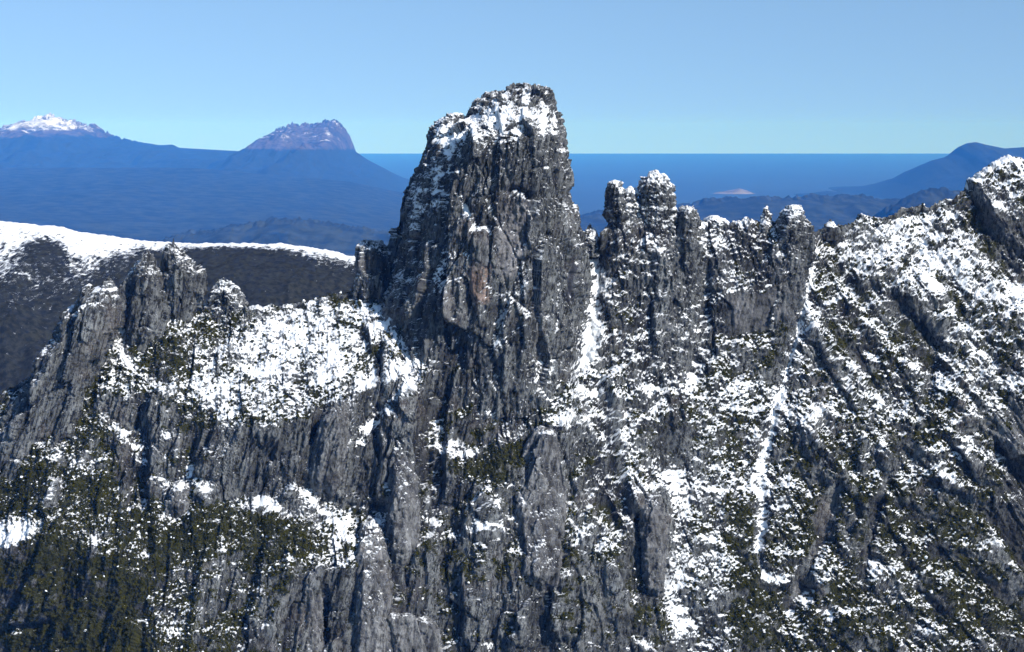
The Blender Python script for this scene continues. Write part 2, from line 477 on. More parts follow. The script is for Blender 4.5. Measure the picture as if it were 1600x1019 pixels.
# --- right-hand slopes
paint([(1100, 340), (1280, 350), (1700, 220), (1700, 700), (1200, 700), (1080, 640)], 20, s=.50, lump=1.4, slab=.5, snow=.14, veg=.40)
paint([(1290, 350), (1480, 300), (1600, 250), (1700, 240), (1700, 480), (1560, 500), (1400, 470), (1300, 430)], 25, s=.56, snow=.20, lump=1.4, slab=.5, veg=.34)
paint([(1180, 700), (1700, 620), (1700, 1100), (1180, 1100)], 30, s=.40, lump=1.3, slab=.5, veg=.52, snow=.10)
paint([(1220, 820), (1700, 760), (1700, 1100), (1200, 1100)], 30, veg=.58, snow=.03)
paint([(1555, 640), (1700, 600), (1700, 1000), (1590, 900)], 20, s=.14, veg=.1, snow=-.2, slab=1.2, lump=.3, dark=.25)
paint([(1520, 300), (1600, 330), (1700, 330), (1700, 430), (1590, 420), (1530, 370)], 12, s=.25, snow=-.02, slab=1.2, dark=.25)
# --- pinnacle wall
paint([(925, 370), (1110, 340), (1105, 520), (1060, 640), (930, 600)], 14, s=.28, snow=.22, lump=1.1, slab=.8, veg=.25)
paint([(1110, 345), (1280, 350), (1262, 500), (1200, 520), (1120, 540)], 12, s=.30, snow=.20, lump=1.1, slab=.8, dark=.3, veg=.3)
paint([(1135, 470), (1215, 455), (1235, 490), (1190, 520), (1150, 515)], 8, s=-.02, snow=-.4, slab=.5, lump=.1, pale=.35)
# --- between the tower and the couloir
paint([(840, 560), (930, 560), (1060, 620), (1050, 760), (1040, 1080), (880, 1080), (880, 700)], 18, s=.32, snow=.20, lump=1.1, slab=.8, veg=.36)
paint([(900, 700), (1000, 720), (1030, 850), (900, 850)], 18, veg=.3, snow=.1)
paint([(870, 880), (1040, 840), (1060, 1090), (860, 1090)], 18, s=.2, veg=.42, snow=-.12, slab=1., lump=.6)
paint([(1050, 620), (1110, 600), (1080, 720), (1035, 760)], 8, s=.1, snow=-.35, slab=1.2, lump=.2)
paint([(1000, 790), (1040, 770), (1040, 900), (1010, 930)], 6, s=.05, snow=-.4, veg=-.3, slab=1.3, lump=.1)
paint([(1070, 600), (1195, 600), (1200, 1090), (1060, 1090)], 16, s=.55, lump=.9, slab=.3, snow=.16, veg=.42)
paint([(1040, 740), (1100, 690), (1130, 800), (1150, 1090), (1060, 1090), (1040, 900)], 12, s=.6, lump=.8, slab=.3, snow=.14, veg=.3)
paint([(1140, 800), (1195, 780), (1210, 1090), (1150, 1090)], 12, veg=.62, snow=-.10)
# --- below the tower, central cliffs
paint([(560, 560), (860, 560), (880, 700), (880, 1090), (480, 1090), (520, 820), (600, 700)], 12, s=.14, slab=1.15, lump=.5, snow=.14, veg=.34)
paint([(840, 575), (900, 590), (890, 670), (850, 660)], 10, s=.6, snow=.42, slab=.3)
paint([(690, 705), (760, 690), (830, 690), (800, 740), (760, 780), (740, 740), (700, 730)], 8, s=.4, veg=.62, snow=-.1, lump=.9)
paint([(830, 800), (880, 790), (890, 900), (840, 900)], 8, s=.3, veg=.62, snow=-.1, lump=.9)
paint([(520, 760), (600, 830), (600, 870), (540, 900), (490, 850)], 8, s=.35, veg=.55, lump=.8)
paint([(600, 860), (700, 830), (860, 880), (860, 930), (640, 900)], 10, s=.25, veg=.42, snow=.0, lump=.7)
# --- left: scrub shoulder, snow plateau, wall under it, scrub slopes
paint([(-100, 610), (60, 560), (200, 520), (330, 470), (400, 480), (620, 430), (680, 560), (560, 620), (450, 690), (300, 700), (100, 760), (-100, 780)], 14, s=.5, lump=.9, slab=.7, veg=.46, snow=.06)
paint([(318, 575), (345, 530), (400, 490), (470, 475), (540, 470), (600, 440), (640, 455), (620, 500), (560, 545), (520, 600), (480, 625), (440, 660), (400, 650), (370, 668), (335, 640), (300, 630)], 14, s=.72, lump=.8, slab=.4, snow=.16, veg=.22)
paint([(235, 500), (340, 470), (395, 485), (330, 530), (240, 555)], 8, s=.6, veg=.62, snow=.0, lump=1.0)
paint([(520, 500), (560, 465), (600, 455), (620, 470), (580, 500), (540, 520)], 8, veg=.60, snow=.0, lump=1.)
paint([(560, 520), (660, 470), (700, 540), (660, 590), (590, 600)], 10, s=.4, slab=1.1, lump=.5, snow=.12, veg=.2)
paint([(285, 690), (330, 672), (400, 675), (480, 648), (560, 585), (650, 600), (680, 690), (610, 730), (560, 790), (470, 780), (400, 780), (330, 770), (280, 730)], 9, s=.10, slab=1.2, lump=.25, snow=.06, veg=.08)
paint([(160, 620), (270, 600), (300, 700), (270, 760), (180, 760)], 10, s=.16, slab=1.1, lump=.4, veg=.2, snow=.0)
paint([(-100, 700), (40, 720), (200, 760), (330, 790), (450, 800), (520, 860), (420, 960), (300, 1090), (-100, 1090)], 16, s=.5, lump=1.0, slab=.8, veg=.66, snow=-.14)
paint([(-100, 830), (90, 850), (230, 900), (240, 1090), (-100, 1090)], 16, s=.16, lat=-.33, veg=.85, snow=-.28, lump=1.0, slab=1.0, dark=.5)  # dark: the corner's deep shade put into the rock colour
paint([(160, 700), (300, 700), (250, 800), (160, 790)], 10, veg=.6, lump=1.)
paint([(180, 690), (250, 700), (260, 780), (190, 790)], 8, s=.14, slab=1.1, veg=.12, snow=-.1, lump=.4)
paint([(280, 880), (420, 840), (500, 900), (500, 1090), (300, 1090), (240, 980)], 14, s=.30, slab=.9, lump=.7, veg=.44, snow=.02)
paint([(400, 940), (520, 890), (620, 940), (680, 1090), (420, 1090)], 14, s=.12, slab=1.2, lump=.3, veg=.30, snow=-.12)
paint([(-100, 820), (60, 815), (50, 850), (-100, 870)], 6, snow=.4, veg=0, s=.8)

# --- snow gullies, ledges and ribs
stroke([(928, 385, 10), (935, 420, 13), (925, 480, 12), (918, 540, 10), (905, 575, 7)], 14, 9, snow=.52, veg=-.1, slab=.4, lump=.5)
stroke([(975, 400, 14), (950, 440, 14), (935, 500, 12), (925, 560, 9)], 14, 3, snow=.40, slab=.3)
stroke([(1102, 362, 8), (1104, 420, 7), (1100, 480, 8), (1092, 540, 12), (1075, 600, 8)], 9, 9, snow=.46, veg=-.1, slab=.4)
stroke([(1272, 380, 4), (1266, 430, 5), (1250, 500, 6), (1236, 560, 5), (1212, 630, 5), (1200, 690, 5), (1186, 745, 5)], 5, 3.5, warp=.2, snow=.9, veg=-.4, slab=.1, lump=.1)
stroke([(1186, 745, 6), (1190, 790, 7), (1186, 850, 4), (1195, 900, 5)], 7, 6, snow=.8, veg=-.4, slab=.1)
stroke([(1200, 905, 14), (1240, 912, 9)], 12, 0, snow=.75, veg=-.4, slab=.1)
stroke([(1255, 400, 14), (1240, 500, 20), (1205, 620, 16), (1180, 740, 10)], 16, 0, warp=.2, snow=-.5, dark=.25, s=.12, slab=.9, lump=.2) if False else None
stroke([(1247, 395, 12), (1228, 510, 14), (1200, 600, 9)], 12, 0, snow=-.25, s=.1, lump=.3)
stroke([(1052, 720, 14), (1062, 790, 18), (1050, 870, 20), (1060, 930, 26), (1085, 990, 30), (1100, 1080, 34)], 14, 5, warp=.8, snow=.34, veg=.1, slab=.3, lump=.8)
stroke([(975, 580, 9), (975, 680, 10), (985, 760, 9)], 10, 4, snow=.45)
stroke([(1265, 500, 8), (1300, 540, 10), (1340, 590, 10), (1390, 650, 8)], 10, -6, warp=.8, snow=.32)
stroke([(1290, 505, 14), (1330, 550, 18), (1375, 600, 14)], 14, 0, s=.1, snow=-.4, lump=.2)
stroke([(1265, 505, 7), (1300, 560, 8), (1330, 620, 8), (1355, 660, 6)], 8, -5, snow=.35)
stroke([(1250, 620, 9), (1290, 700, 10), (1330, 770, 9)], 9, -6, snow=.25)
stroke([(1330, 410, 16), (1400, 440, 14), (1470, 480, 12)], 14, -4, snow=.30, s=.65)
stroke([(1420, 340, 18), (1450, 400, 16), (1500, 450, 14), (1600, 480, 16)], 16, 3, snow=.34, s=.65)
stroke([(1480, 310, 14), (1440, 345, 16), (1440, 400, 12)], 14, 3, snow=.34, s=.65)
stroke([(1440, 430, 10), (1470, 465, 9), (1490, 500, 6)], 10, -8, snow=.5)
stroke([(1475, 440, 16), (1500, 490, 14)], 14, 6, snow=-.3, s=.1)
stroke([(1560, 440, 14), (1620, 470, 20), (1680, 480, 20)], 16, 0, snow=.4, s=.8)
stroke([(1555, 330, 9), (1590, 340, 9)], 9, -4, snow=.4)
stroke([(1400, 560, 10), (1460, 600, 10), (1520, 640, 8)], 9, -5, snow=.25)
stroke([(1340, 668, 7), (1400, 656, 8), (1455, 664, 6)], 8, -3, warp=.9, snow=.24)
stroke([(1480, 672, 6), (1510, 660, 7), (1545, 655, 5)], 8, -3, warp=.9, snow=.24)
stroke([(1400, 480, 10), (1460, 540, 14), (1450, 620, 12)], 12, 8, snow=-.12)
stroke([(1320, 740, 9), (1280, 850, 9), (1240, 950, 8)], 9, 8, snow=-.5, veg=-.1, s=.12, lump=.3)
stroke([(1400, 720, 7), (1370, 800, 8), (1350, 900, 8)], 8, 6, snow=-.4, veg=.1, s=.15)
stroke([(1450, 735, 8), (1520, 775, 8), (1590, 790, 7)], 8, -5, snow=.28)
stroke([(1440, 850, 10), (1560, 860, 10)], 9, -4, snow=.2)
stroke([(1110, 540, 9), (1160, 560, 9), (1200, 540, 8)], 9, -3, snow=.35, s=.5)
# central ledges
for p, w in (([(690, 700), (720, 710), (760, 695)], 6), ([(770, 757), (810, 752), (825, 745)], 3.5), ([(700, 838), (760, 828), (800, 815), (830, 803)], 4),
             ([(560, 690), (600, 640), (640, 600)], 7), ([(460, 760), (500, 790), (530, 820), (555, 805)], 7), ([(440, 790), (400, 785), (500, 830)], 6),
             ([(280, 700), (300, 750), (330, 768)], 8), ([(165, 650), (200, 690), (235, 700), (270, 730)], 5), ([(258, 745), (265, 800), (280, 812)], 5),
             ([(560, 600), (610, 590), (660, 545)], 9), ([(200, 480), (190, 540), (205, 570)], 8), ([(625, 460), (605, 500), (580, 530)], 9), ([(640, 480), (640, 520)], 8),
             ([(850, 620), (870, 650)], 12), ([(525, 845), (560, 800)], 5), ([(830, 820), (860, 832)], 4), ([(640, 720), (660, 735)], 5)):
    stroke(p, w, 0, warp=.7, snow=.48, veg=.0, s=.7, slab=.5, lump=.7)
# ribs and grooves in the central wall and under the plateau
for p, w, g in (([(660, 560), (640, 700), (610, 860), (590, 1060)], 16, -14), ([(690, 580), (680, 680), (670, 800)], 10, 8), ([(740, 560), (730, 690)], 14, -8),
                ([(790, 600), (770, 700)], 10, 8), ([(700, 760), (690, 900), (680, 1060)], 12, 10), ([(770, 780), (750, 900), (740, 1060)], 14, -10),
                ([(820, 840), (815, 950), (810, 1070)], 16, -12), ([(870, 850), (866, 960), (862, 1070)], 9, 12), ([(500, 900), (503, 1000), (506, 1070)], 6, 12),
                ([(540, 860), (535, 1060)], 14, -9), ([(320, 690), (300, 770)], 8, -6), ([(420, 690), (400, 780)], 8, 5), ([(480, 670), (450, 780)], 9, -6),
                ([(560, 620), (520, 740)], 14, -9), ([(610, 610), (570, 740)], 9, 7), ([(90, 850), (100, 960), (110, 1060)], 8, 9), ([(1170, 620), (1150, 800)], 10, 3)):
    stroke(p, w, g*.55)
# scrub and snow streaks breaking the walls
rs = np.random.default_rng(77)
for x0, y0, x1, y1, n in ((290, 660, 660, 790, 26), (480, 580, 880, 1050, 70), (160, 600, 300, 780, 16), (0, 720, 520, 1050, 40), (880, 560, 1050, 1040, 30), (1200, 640, 1600, 1040, 46)):
    for k in range(n):
        x = rs.uniform(x0, x1); y = rs.uniform(y0, y1); L = rs.uniform(14, 55); a = rs.normal(.32 if x < 900 else -.15, .35); hz = rs.random() < .45
        dx, dy = (L*rs.uniform(.6, 1), L*rs.normal(.0, .35)) if hz else (-np.sin(a)*L, np.cos(a)*L)
        kind = rs.random(); w = rs.uniform(2.5, 6.5)
        pts = [(x, y), (x+dx*.5+rs.normal(0, 4), y+dy*.5+rs.normal(0, 3)), (x+dx, y+dy)]
        if hz: stroke(pts, w, 0, warp=.6, s=.8, **(dict(veg=.7, snow=0., lump=.9) if kind < .5 else dict(snow=.42, veg=-.1, lump=.4)))
        elif kind < .45: stroke(pts, w*1.4, rs.uniform(2, 4.5), warp=.5, veg=.66, lump=.9, snow=.05)
        elif kind < .75: stroke(pts, w, rs.uniform(2, 4), warp=.5, snow=.36)
        else: stroke(pts, w*1.6, -rs.uniform(2, 4.5), warp=.5, veg=-.2, snow=-.1, slab=1.2, lump=.1)

def soften(a, r=1): return blur(a, r)
snowb += np.interp(GX, [-100, 860, 930, 1700], [0, 0, .12, .12]).astype(f4)*sstep(.75, .3, vegb)
steep = soften(steep); snowb = soften(snowb); vegb = soften(vegb); lump = soften(lump, 2); slab = soften(slab, 2); darkb = soften(darkb, 2)

# --- distance of the face, solved from the steepness
def solve_depth():
    h = G_H
    wv, wh = 1.0, .5
    anchor = np.zeros(GX.shape, f4); val = np.zeros(GX.shape, f4)
    def anc(sx, sy, Y, w=.02, r=30):
        m = ((GX-sx)**2+(GY-sy)**2) < r*r
        anchor[m] = w; val[m] = Y
    for a in ((-80, 1060, 1180), (190, 1060, 1112), (350, 1060, 1110), (560, 1060, 1140), (750, 1060, 1150), (860, 1060, 1150), (1060, 1060, 1170), (1200, 1060, 1170),
              (1400, 1060, 1170), (1620, 1060, 1180), (330, 480, 1300), (560, 450, 1295), (930, 385, 1310), (965, 372, 1296), (1020, 365, 1291), (1075, 400, 1289), (1120, 360, 1316), (1165, 375, 1308), (1230, 390, 1297), (230, 500, 1275), (1280, 350, 1345), (1450, 310, 1370), (1620, 240, 1400),
              (700, 580, 1222), (850, 580, 1232), (20, 620, 1265), (430, 700, 1195), (800, 1000, 1150)):
        anc(*a)
    s = steep
    def lapl(Y):
        r = anchor*Y
        d = (Y[1:]-Y[:-1]); r[1:] += wv*d; r[:-1] -= wv*d
        d = (Y[:, 1:]-Y[:, :-1]); r[:, 1:] += wh*d; r[:, :-1] -= wh*d
        return r
    b = anchor*val
    g = -h*.5*(s[1:]+s[:-1]); b[1:] += wv*g; b[:-1] -= wv*g
    g = h*.5*(lat[:, 1:]+lat[:, :-1]); b[:, 1:] += wh*g; b[:, :-1] -= wh*g
    Y = (1300-.42*(GY-450)*(GY > 450)).astype(np.float64)
    r = b-lapl(Y); p = r.copy(); rs = (r*r).sum()
    for it in range(700):
        Ap = lapl(p); a = rs/(p*Ap).sum()
        Y += a*p; r -= a*Ap; rn = (r*r).sum()
        if rn < 1e-2: break
        p = r+(rn/rs)*p; rs = rn
    return Y.astype(f4)
DEPTH = solve_depth()
for pts, w, g in GROOVES:
    d, t, sd = seg_dist(GX+wob*.35, GY+wob2*.35, pts)
    e = np.minimum(1, 5*np.minimum(t, 1-t)+.35)
    DEPTH += g*e*np.exp(-(d/(w*1.15))**2)

def look(field, sx, sy):
    u = np.clip((sx-G_X0)/G_H, 0, G_NX-1.001); v = np.clip((sy-G_Y0)/G_H, 0, G_NY-1.001)
    i = u.astype(np.int32); j = v.astype(np.int32); fu = (u-i).astype(f4); fv = (v-j).astype(f4)
    return (field[j, i]*(1-fu)+field[j, i+1]*fu)*(1-fv)+(field[j+1, i]*(1-fu)+field[j+1, i+1]*fu)*fv

def snow_rule(P, N, sb, vb, nz_s, seed=0, base=.46, hard=1.45):
    """Snow lies where the ground is flat enough; the wind leaves it in clots."""
    X, Y, Z = P[..., 0], P[..., 1], P[..., 2]
    n1 = fbm(X/1.9, Y/1.9, Z/1.9, 2, 400+seed, .7)+.6*perlin(X/5., Y/5., Z/5., 440+seed); n2 = fbm(X/17., Y/17., Z/17., 2, 420+seed)
    flat = .55*N[..., 2]+.45*nz_s
    return (.25+hard*(flat-base)+.95*sb+.40*n1+.18*n2).astype(f4)

CREST = np.array([(-100, 665), (-40, 640), (0, 615), (40, 590), (75, 560), (110, 520), (150, 480), (190, 462), (215, 455), (250, 470), (300, 480), (340, 470), (380, 485), (400, 482), (430, 476), (470, 472), (500, 467), (520, 460),
                  (545, 452), (570, 440), (590, 430), (620, 440), (660, 490), (880, 470), (905, 395), (920, 381), (935, 372), (945, 358), (958, 342), (975, 334), (990, 330), (1003, 322), (1025, 316), (1048, 322), (1058, 334), (1085, 345), (1100, 348), (1112, 340), (1130, 342), (1140, 347), (1160, 345),
                  (1175, 342), (1195, 343), (1225, 340), (1250, 346), (1262, 360), (1272, 360), (1282, 352), (1293, 347), (1300, 346), (1307, 352), (1322, 351), (1340, 342), (1352, 338), (1380, 334), (1398, 325), (1420, 318), (1440, 315), (1448, 320), (1470, 312), (1490, 303),
                  (1505, 293), (1520, 285), (1535, 272), (1550, 258), (1565, 250), (1578, 246), (1590, 248), (1600, 245), (1640, 236), (1700, 230)], float)
RC, RR, RB = 1160, 522, 24
def build_ridge():
    sx = np.linspace(-70, 1670, RC).astype(f4)
    cr = np.interp(sx, CREST[:, 0], CREST[:, 1])+3.2*fbm(sx/14, 0*sx, 0*sx+.5, 4, 301, .6)+2.2*np.abs(fbm(sx/6., 0*sx, 0*sx+3.5, 2, 302))
    t = np.linspace(0, 1, RR)[:, None]
    sy = (1068+(cr[None, :]-1068)*t).astype(f4)
    SX = np.broadcast_to(sx[None, :], sy.shape)
    Y = look(DEPTH, SX, sy)
    Y = blur(Y, 1)
    X = PX(SX, Y); Z = PZ(sy, Y)
    # the far side of the ridge
    k = np.linspace(0, 1, RB+1)[1:, None]
    Yb = Y[-1:]+k**1.15*260+4*k; Zb = Z[-1:]-k*330*(.55+.45*k)
    Xb = np.broadcast_to(X[-1:], Yb.shape)
    P = np.stack([np.vstack([X, Xb]), np.vstack([Y, Yb]), np.vstack([Z, Zb])], -1).astype(f4)
    SX = np.vstack([SX, np.broadcast_to(sx[None, :], Yb.shape)]); SY = np.vstack([sy, np.broadcast_to(sy[-1:], Yb.shape)])
    # the foot of the mountain, running down into the valley
    k = np.linspace(1, 0, 21)[:-1, None]
    Yf = P[:1, :, 1]-k*800; Zf = P[:1, :, 2]-k*1300
    P = np.concatenate([np.stack([np.broadcast_to(P[:1, :, 0], Yf.shape), Yf, Zf], -1).astype(f4), P], 0)
    SX = np.concatenate([np.broadcast_to(sx[None], Yf.shape), SX], 0); SY = np.concatenate([np.full(Yf.shape, 1068, f4), SY], 0)
    N = grid_normals(blur(P, 3)); N = N*-np.sign(N[60:500, :, 1].mean())
    lm = look(lump, SX, SY); sb_ = look(slab, SX, SY)
    X, Y, Z = P[..., 0], P[..., 1], P[..., 2]
    # slabs lean with the bedding: towards the left at left, the other way on the right slopes
    lean = np.interp(SX, [0, 300, 700, 950, 1150, 1600], [.30, .30, .20, .10, .02, -.25])
    wx = 1.1*perlin(X/20, Y/20, Z/40, 311); wz = 4*perlin(X/16, Y/16, Z/16, 312)
    A = X+.35*Y-lean*Z+wx; B = Z+wz
    v1, c1 = facets2(A/22, B/90, 321, .8); v2, c2 = facets2(A/7., B/34, 322, .8); v3, c3 = facets2(A/2.1+.3, B/9., 323, .8)
    v1s = blur(v1, 3); wide = sstep(900, 930, SX)*sstep(1010, 980, SX); v2 = v2*(1-.6*wide)+.6*wide*blur(v2, 2)
    D = sb_*(3.8*v1s+1.9*v2+.7*v3-.9*sstep(.08, 0, c2)-1.2*sstep(.04, 0, c1))
    st = fbm(A/2.6, Y/40, Z/34, 3, 331, .7, ridged=True)
    D = D+.55*sb_*st+.35*perlin(X/1.6, Y/1.6, Z/1.6, 333)
    b1 = fbm(X/11, Y/11, Z/11, 3, 341); b2 = np.abs(perlin(X/4.4, Y/4.4, Z/4.4, 342)); b3 = np.abs(perlin(X/1.9, Y/1.9, Z/1.9, 343))
    D = D+lm*(2.6*b1+2.2*(b2-.25)+1.5*(b3-.22))+1.2*fbm(X/34, Y/34, Z/34, 3, 351)+np.interp(SX, [0, 850, 1180, 1300], [3.0, 3.0, 6.0, 10.]).astype(f4)*fbm((X+np.interp(SX, [0, 900, 1250], [-.3, -.1, .55])*Z)/48, Y/200, Z/120, 3, 352, .55)
    bigs = fbm(X/38, Y/38, Z/38, 3, 371)
    sb = look(snowb, SX, SY); sb = sb+.30*bigs*sstep(.75, .45, sb); vb = look(vegb, SX, SY)+.34*fbm(X/26, Y/26, Z/26, 3, 372)
    fill = sstep(.42, .85, sb)
    D = D*(1-.5*fill)
    fade = np.ones(D.shape, f4); fade[RR+14:RR+23] = np.linspace(1, .6, 9)[:, None]
    P = P+N*(D*fade)[..., None]
    N2 = grid_normals(P)
    N2 = N2*-np.sign(N2[60:500, :, 1].mean())
    nz_s = blur(N2[..., 2], 3)
    snow = snow_rule(P, N2, sb, vb, nz_s)
    n = fbm(P[..., 0]/7, P[..., 1]/7, P[..., 2]/7, 3, 361)
    veg = vb+.1+.38*n+.35*(nz_s-.35)-.25*sstep(.4, .1, nz_s)
    tone = np.clip(.5+.22*v1+.26*v2+.12*v3, 0, 1.1)
    at = dict(tone=tone, snow=snow, veg=veg.astype(f4), dark=look(darkb, SX, SY), pale=look(paleb, SX, SY), rust=look(rustb, SX, SY))
    at = {k: v[20:] if False else v for k, v in at.items()}
    return P, N2, at, SX, SY
RP, RN, RAT, RSX, RSY = build_ridge()
rf = grid_faces(RP.shape[0], RP.shape[1])
if (np.cross(RP[201:401, :-1]-RP[200:400, :-1], RP[200:400, 1:]-RP[200:400, :-1])*RN[200:400, :-1]).sum(-1).mean() > 0: rf = rf[:, ::-1]
ridge = bpy.data.objects.new("mountain_ridge", None); link(ridge)
tag(ridge, "steep jagged grey rock ridge streaked with snow and dark scrub", "ridge", kind="structure")
fsx = RSX.ravel()[rf].mean(1); fsy = RSY.ravel()[rf].mean(1)
front = np.zeros(RP.shape[:2], bool); front[20:RR+20] = True
ffront = front.ravel()[rf].all(1)
left_over = np.ones(len(rf), bool)
def ridge_part(name, mask, label=None):
    m = mask & left_over
    left_over[m] = False
    o = sub_mesh(name, RP, rf, m, M_ROCK, RAT, ridge, RN)
    if label: o["label"] = label
def near(pts, w):
    d, t, s_ = seg_dist(fsx+wobf, fsy+wobg, pts)
    return (d < w) & ffront
wobf = look(wob, fsx, fsy)*.35; wobg = look(wob2, fsx, fsy)*.35
ridge_part("snow_gully", near([(928, 385), (935, 420), (925, 480), (918, 540), (905, 575)], 12), "bright snow gully at the right foot of the peak")
ridge_part("snow_gully", near([(1102, 362), (1104, 420), (1100, 480), (1092, 540)], 8), "narrow snow gully right of the slab sided tower")
ridge_part("snow_gully", near([(1272, 380), (1266, 430), (1250, 500), (1236, 560), (1212, 630), (1200, 690), (1186, 745), (1190, 790), (1186, 850), (1195, 900)], 6), "long thin diagonal snow gully")
ridge_part("snow_gully", near([(1048, 760), (1052, 820), (1040, 870), (1050, 920), (1075, 980), (1090, 1066)], 14), "snow couloir in the lower face")
pf = lambda poly: (poly_sd(fsx+wobf*2.8, fsy+wobg*2.8, poly) > 0) & ffront
ridge_part("snow_field", pf([(300, 560), (395, 488), (520, 462), (600, 440), (640, 455), (620, 520), (560, 570), (480, 640), (400, 668), (330, 660), (290, 620)]), "speckled snow field on the left shoulder")
ridge_part("cliff", pf([(285, 690), (330, 672), (400, 675), (480, 648), (560, 585), (650, 600), (680, 690), (610, 730), (560, 790), (470, 780), (400, 780), (330, 770), (280, 730)]), "dark fluted cliff under the snow field")
ridge_part("snow_slope", pf([(1275, 352), (1480, 250), (1700, 200), (1700, 640), (1480, 660), (1330, 660), (1215, 640), (1250, 500)]), "snow plastered right hand slope")
ridge_part("scrub_slope", pf([(-100, 700), (40, 720), (200, 760), (330, 790), (450, 800), (520, 860), (420, 960), (300, 1090), (-100, 1090)]), "dark scrub covered lower left slope")
ridge_part("rock_face", np.ones(len(rf), bool))

# ------------------------------------------------------------------ free-standing rock: the peak, pinnacles and pillars
def rock_shell(name, left, right, Yc, thick, step=1.45, nth=None, seed=0, slabs=1.0, lumps=.4, snow=.0, base=.46, lean=.08, expo=2.8, paint_fn=None,
               parent=None, ytilt=0.0, plan=None, vegv=-.2, darkv=0.0, palev=0.0, big=1.0, front_only=.78, carve=(), follow=None, split=(), hard=None):
    """A closed rock body. left/right: outline points (sx, sy) from the top down, at distance Yc."""
    L = np.asarray(left, float); R = np.asarray(right, float)
    top = max(L[0, 1], R[0, 1]); bot = min(L[-1, 1], R[-1, 1])
    ss = np.linspace(top, bot, 1500)
    l = np.interp(ss, L[:, 1], L[:, 0]); r = np.interp(ss, R[:, 1], R[:, 0])
    arc = np.concatenate([[0], np.cumsum(np.abs(np.diff(ss))+.5*np.abs(np.diff(l))+.5*np.abs(np.diff(r)))])
    nr = max(12, int(arc[-1]/step))
    sy = np.interp(np.linspace(0, arc[-1], nr), arc, ss)[::-1]          # bottom to top
    l = np.interp(sy, L[:, 1], L[:, 0]); r = np.interp(sy, R[:, 1], R[:, 0])
    jag = np.minimum(1, (r-l)/24)*(1+1.2*(lumps > .36))
    l = l+jag*1.8*fbm(sy/11, 0*sy+seed*3.1, 0*sy, 3, 551, .6)
    r = r+jag*1.8*fbm(sy/11, 0*sy+seed*3.1, 0*sy+7, 3, 553, .6)
    wmax = (r-l).max()
    nth = nth or int(max(24, wmax*1.75/step))
    nf = int(nth*front_only)
    th = np.concatenate([np.linspace(-np.pi-.15, .15, nf), np.linspace(.15, np.pi-.15, nth-nf+2)[1:-1]])   # front faces the camera (-Y)
    # even spacing over the blocky section
    if plan is None:
        g = np.random.default_rng(1000+seed)
        plan = [(-1, 0), (-g.uniform(.75, .95), -g.uniform(.3, .6)), (-g.uniform(.2, .55), -g.uniform(.8, 1.0)), (g.uniform(.0, .4), -g.uniform(.8, 1.05)), (g.uniform(.75, .95), -g.uniform(.4, .75)), (1, 0)]
    pl = np.asarray(plan, float)
    q = np.concatenate([[0], np.cumsum(np.hypot(*np.diff(pl, axis=0).T))]); q /= q[-1]
    tf = np.linspace(0, 1, nf); ub = np.linspace(0, np.pi, nth-nf+2)[1:-1]
    ux = np.concatenate([np.interp(tf, q, pl[:, 0]), np.cos(ub)]); uy = np.concatenate([np.interp(tf, q, pl[:, 1]), .8*np.sin(ub)])
    th = ux
    Ycr = Yc+ytilt*(sy-top)
    if follow is not None:          # keep to the cliff behind, standing proud by a few metres
        dd = look(DEPTH, ((l+r)/2).astype(f4), sy.astype(f4)); kk = np.ones(41)/41
        Ycr = np.convolve(np.pad(dd, 20, mode='edge'), kk, mode='valid')+follow+np.clip((sy-(bot-30))/30, 0, 1)*14
    half = PX(800+(r-l)/2, Ycr); cx = PX((l+r)/2, Ycr)
    tk = np.minimum(thick, half*1.15+.25*thick)
    tk = tk*np.clip((half/(half.max()*.45)), .05, 1)
    P = np.stack([cx[:, None]+half[:, None]*ux[None], Ycr[:, None]+tk[:, None]*uy[None], np.broadcast_to(PZ(sy, Ycr)[:, None], (nr, len(th)))], -1).astype(f4)
    def normals(Q):
        E = np.concatenate([Q[:, -1:], Q, Q[:, :1]], 1)
        n = grid_normals(E)[:, 1:-1]
        n = n*-np.sign(n[nr//4:nr*3//4, nf//4:nf*3//4, 1].mean())
        return n
    N = normals(P)
    nb = np.stack([blur(N[..., k], 2, wrap=True) for k in range(3)], -1); nb /= np.linalg.norm(nb, axis=-1, keepdims=True)+1e-6
    X, Y, Z = P[..., 0]+17*seed, P[..., 1], P[..., 2]
    wx = 1.0*perlin(X/20, Y/20, Z/40, 511); wz = 4*perlin(X/16, Y/16, Z/16, 512)
    A = X-lean*Z+wx; B = Z+wz
    sc = np.clip(half.max()/26, .5, 1.0)
    v1, c1 = facets3(A/(22*sc), Y/(22*sc), B/(80*sc), 521, .7); v2, c2 = facets3(A/(7.*sc), Y/(7.*sc), B/(28*sc), 522, .75)
    v3, c3 = facets3(A/2.1, Y/2.1, B/8.5, 523, .8)
    tone = np.clip(.5+.22*v1+.26*v2+.12*v3, 0, 1.1); tone = np.concatenate([tone, tone[-1:], tone[-1:]], 0)
    D = slabs*(big*2.8*sc*v1+1.5*sc*v2+.55*v3-.8*sc*sstep(.08, 0, c2)-1.8*sc*sstep(.04, 0, c1))
    D = D+.36*slabs*fbm(A/2.4, Y/2.4, Z/40, 3, 531, .75, ridged=True)+.3*perlin(X/1.6, Y/1.6, Z/1.6, 533)
    D = D+lumps*1.35*(1.6*fbm(X/7, Y/9, Z/9, 2, 541)+1.9*(np.abs(perlin(X/4., Y/4., Z/4., 542))-.25)+1.3*(np.abs(perlin(X/1.9, Y/1.9, Z/1.9, 543))-.22))
    lim = np.clip(half*.5+.5, .6, 20)[:, None]
    D = np.clip(D, -lim, lim)*(1-.3*np.clip(nb[..., 2], 0, 1))
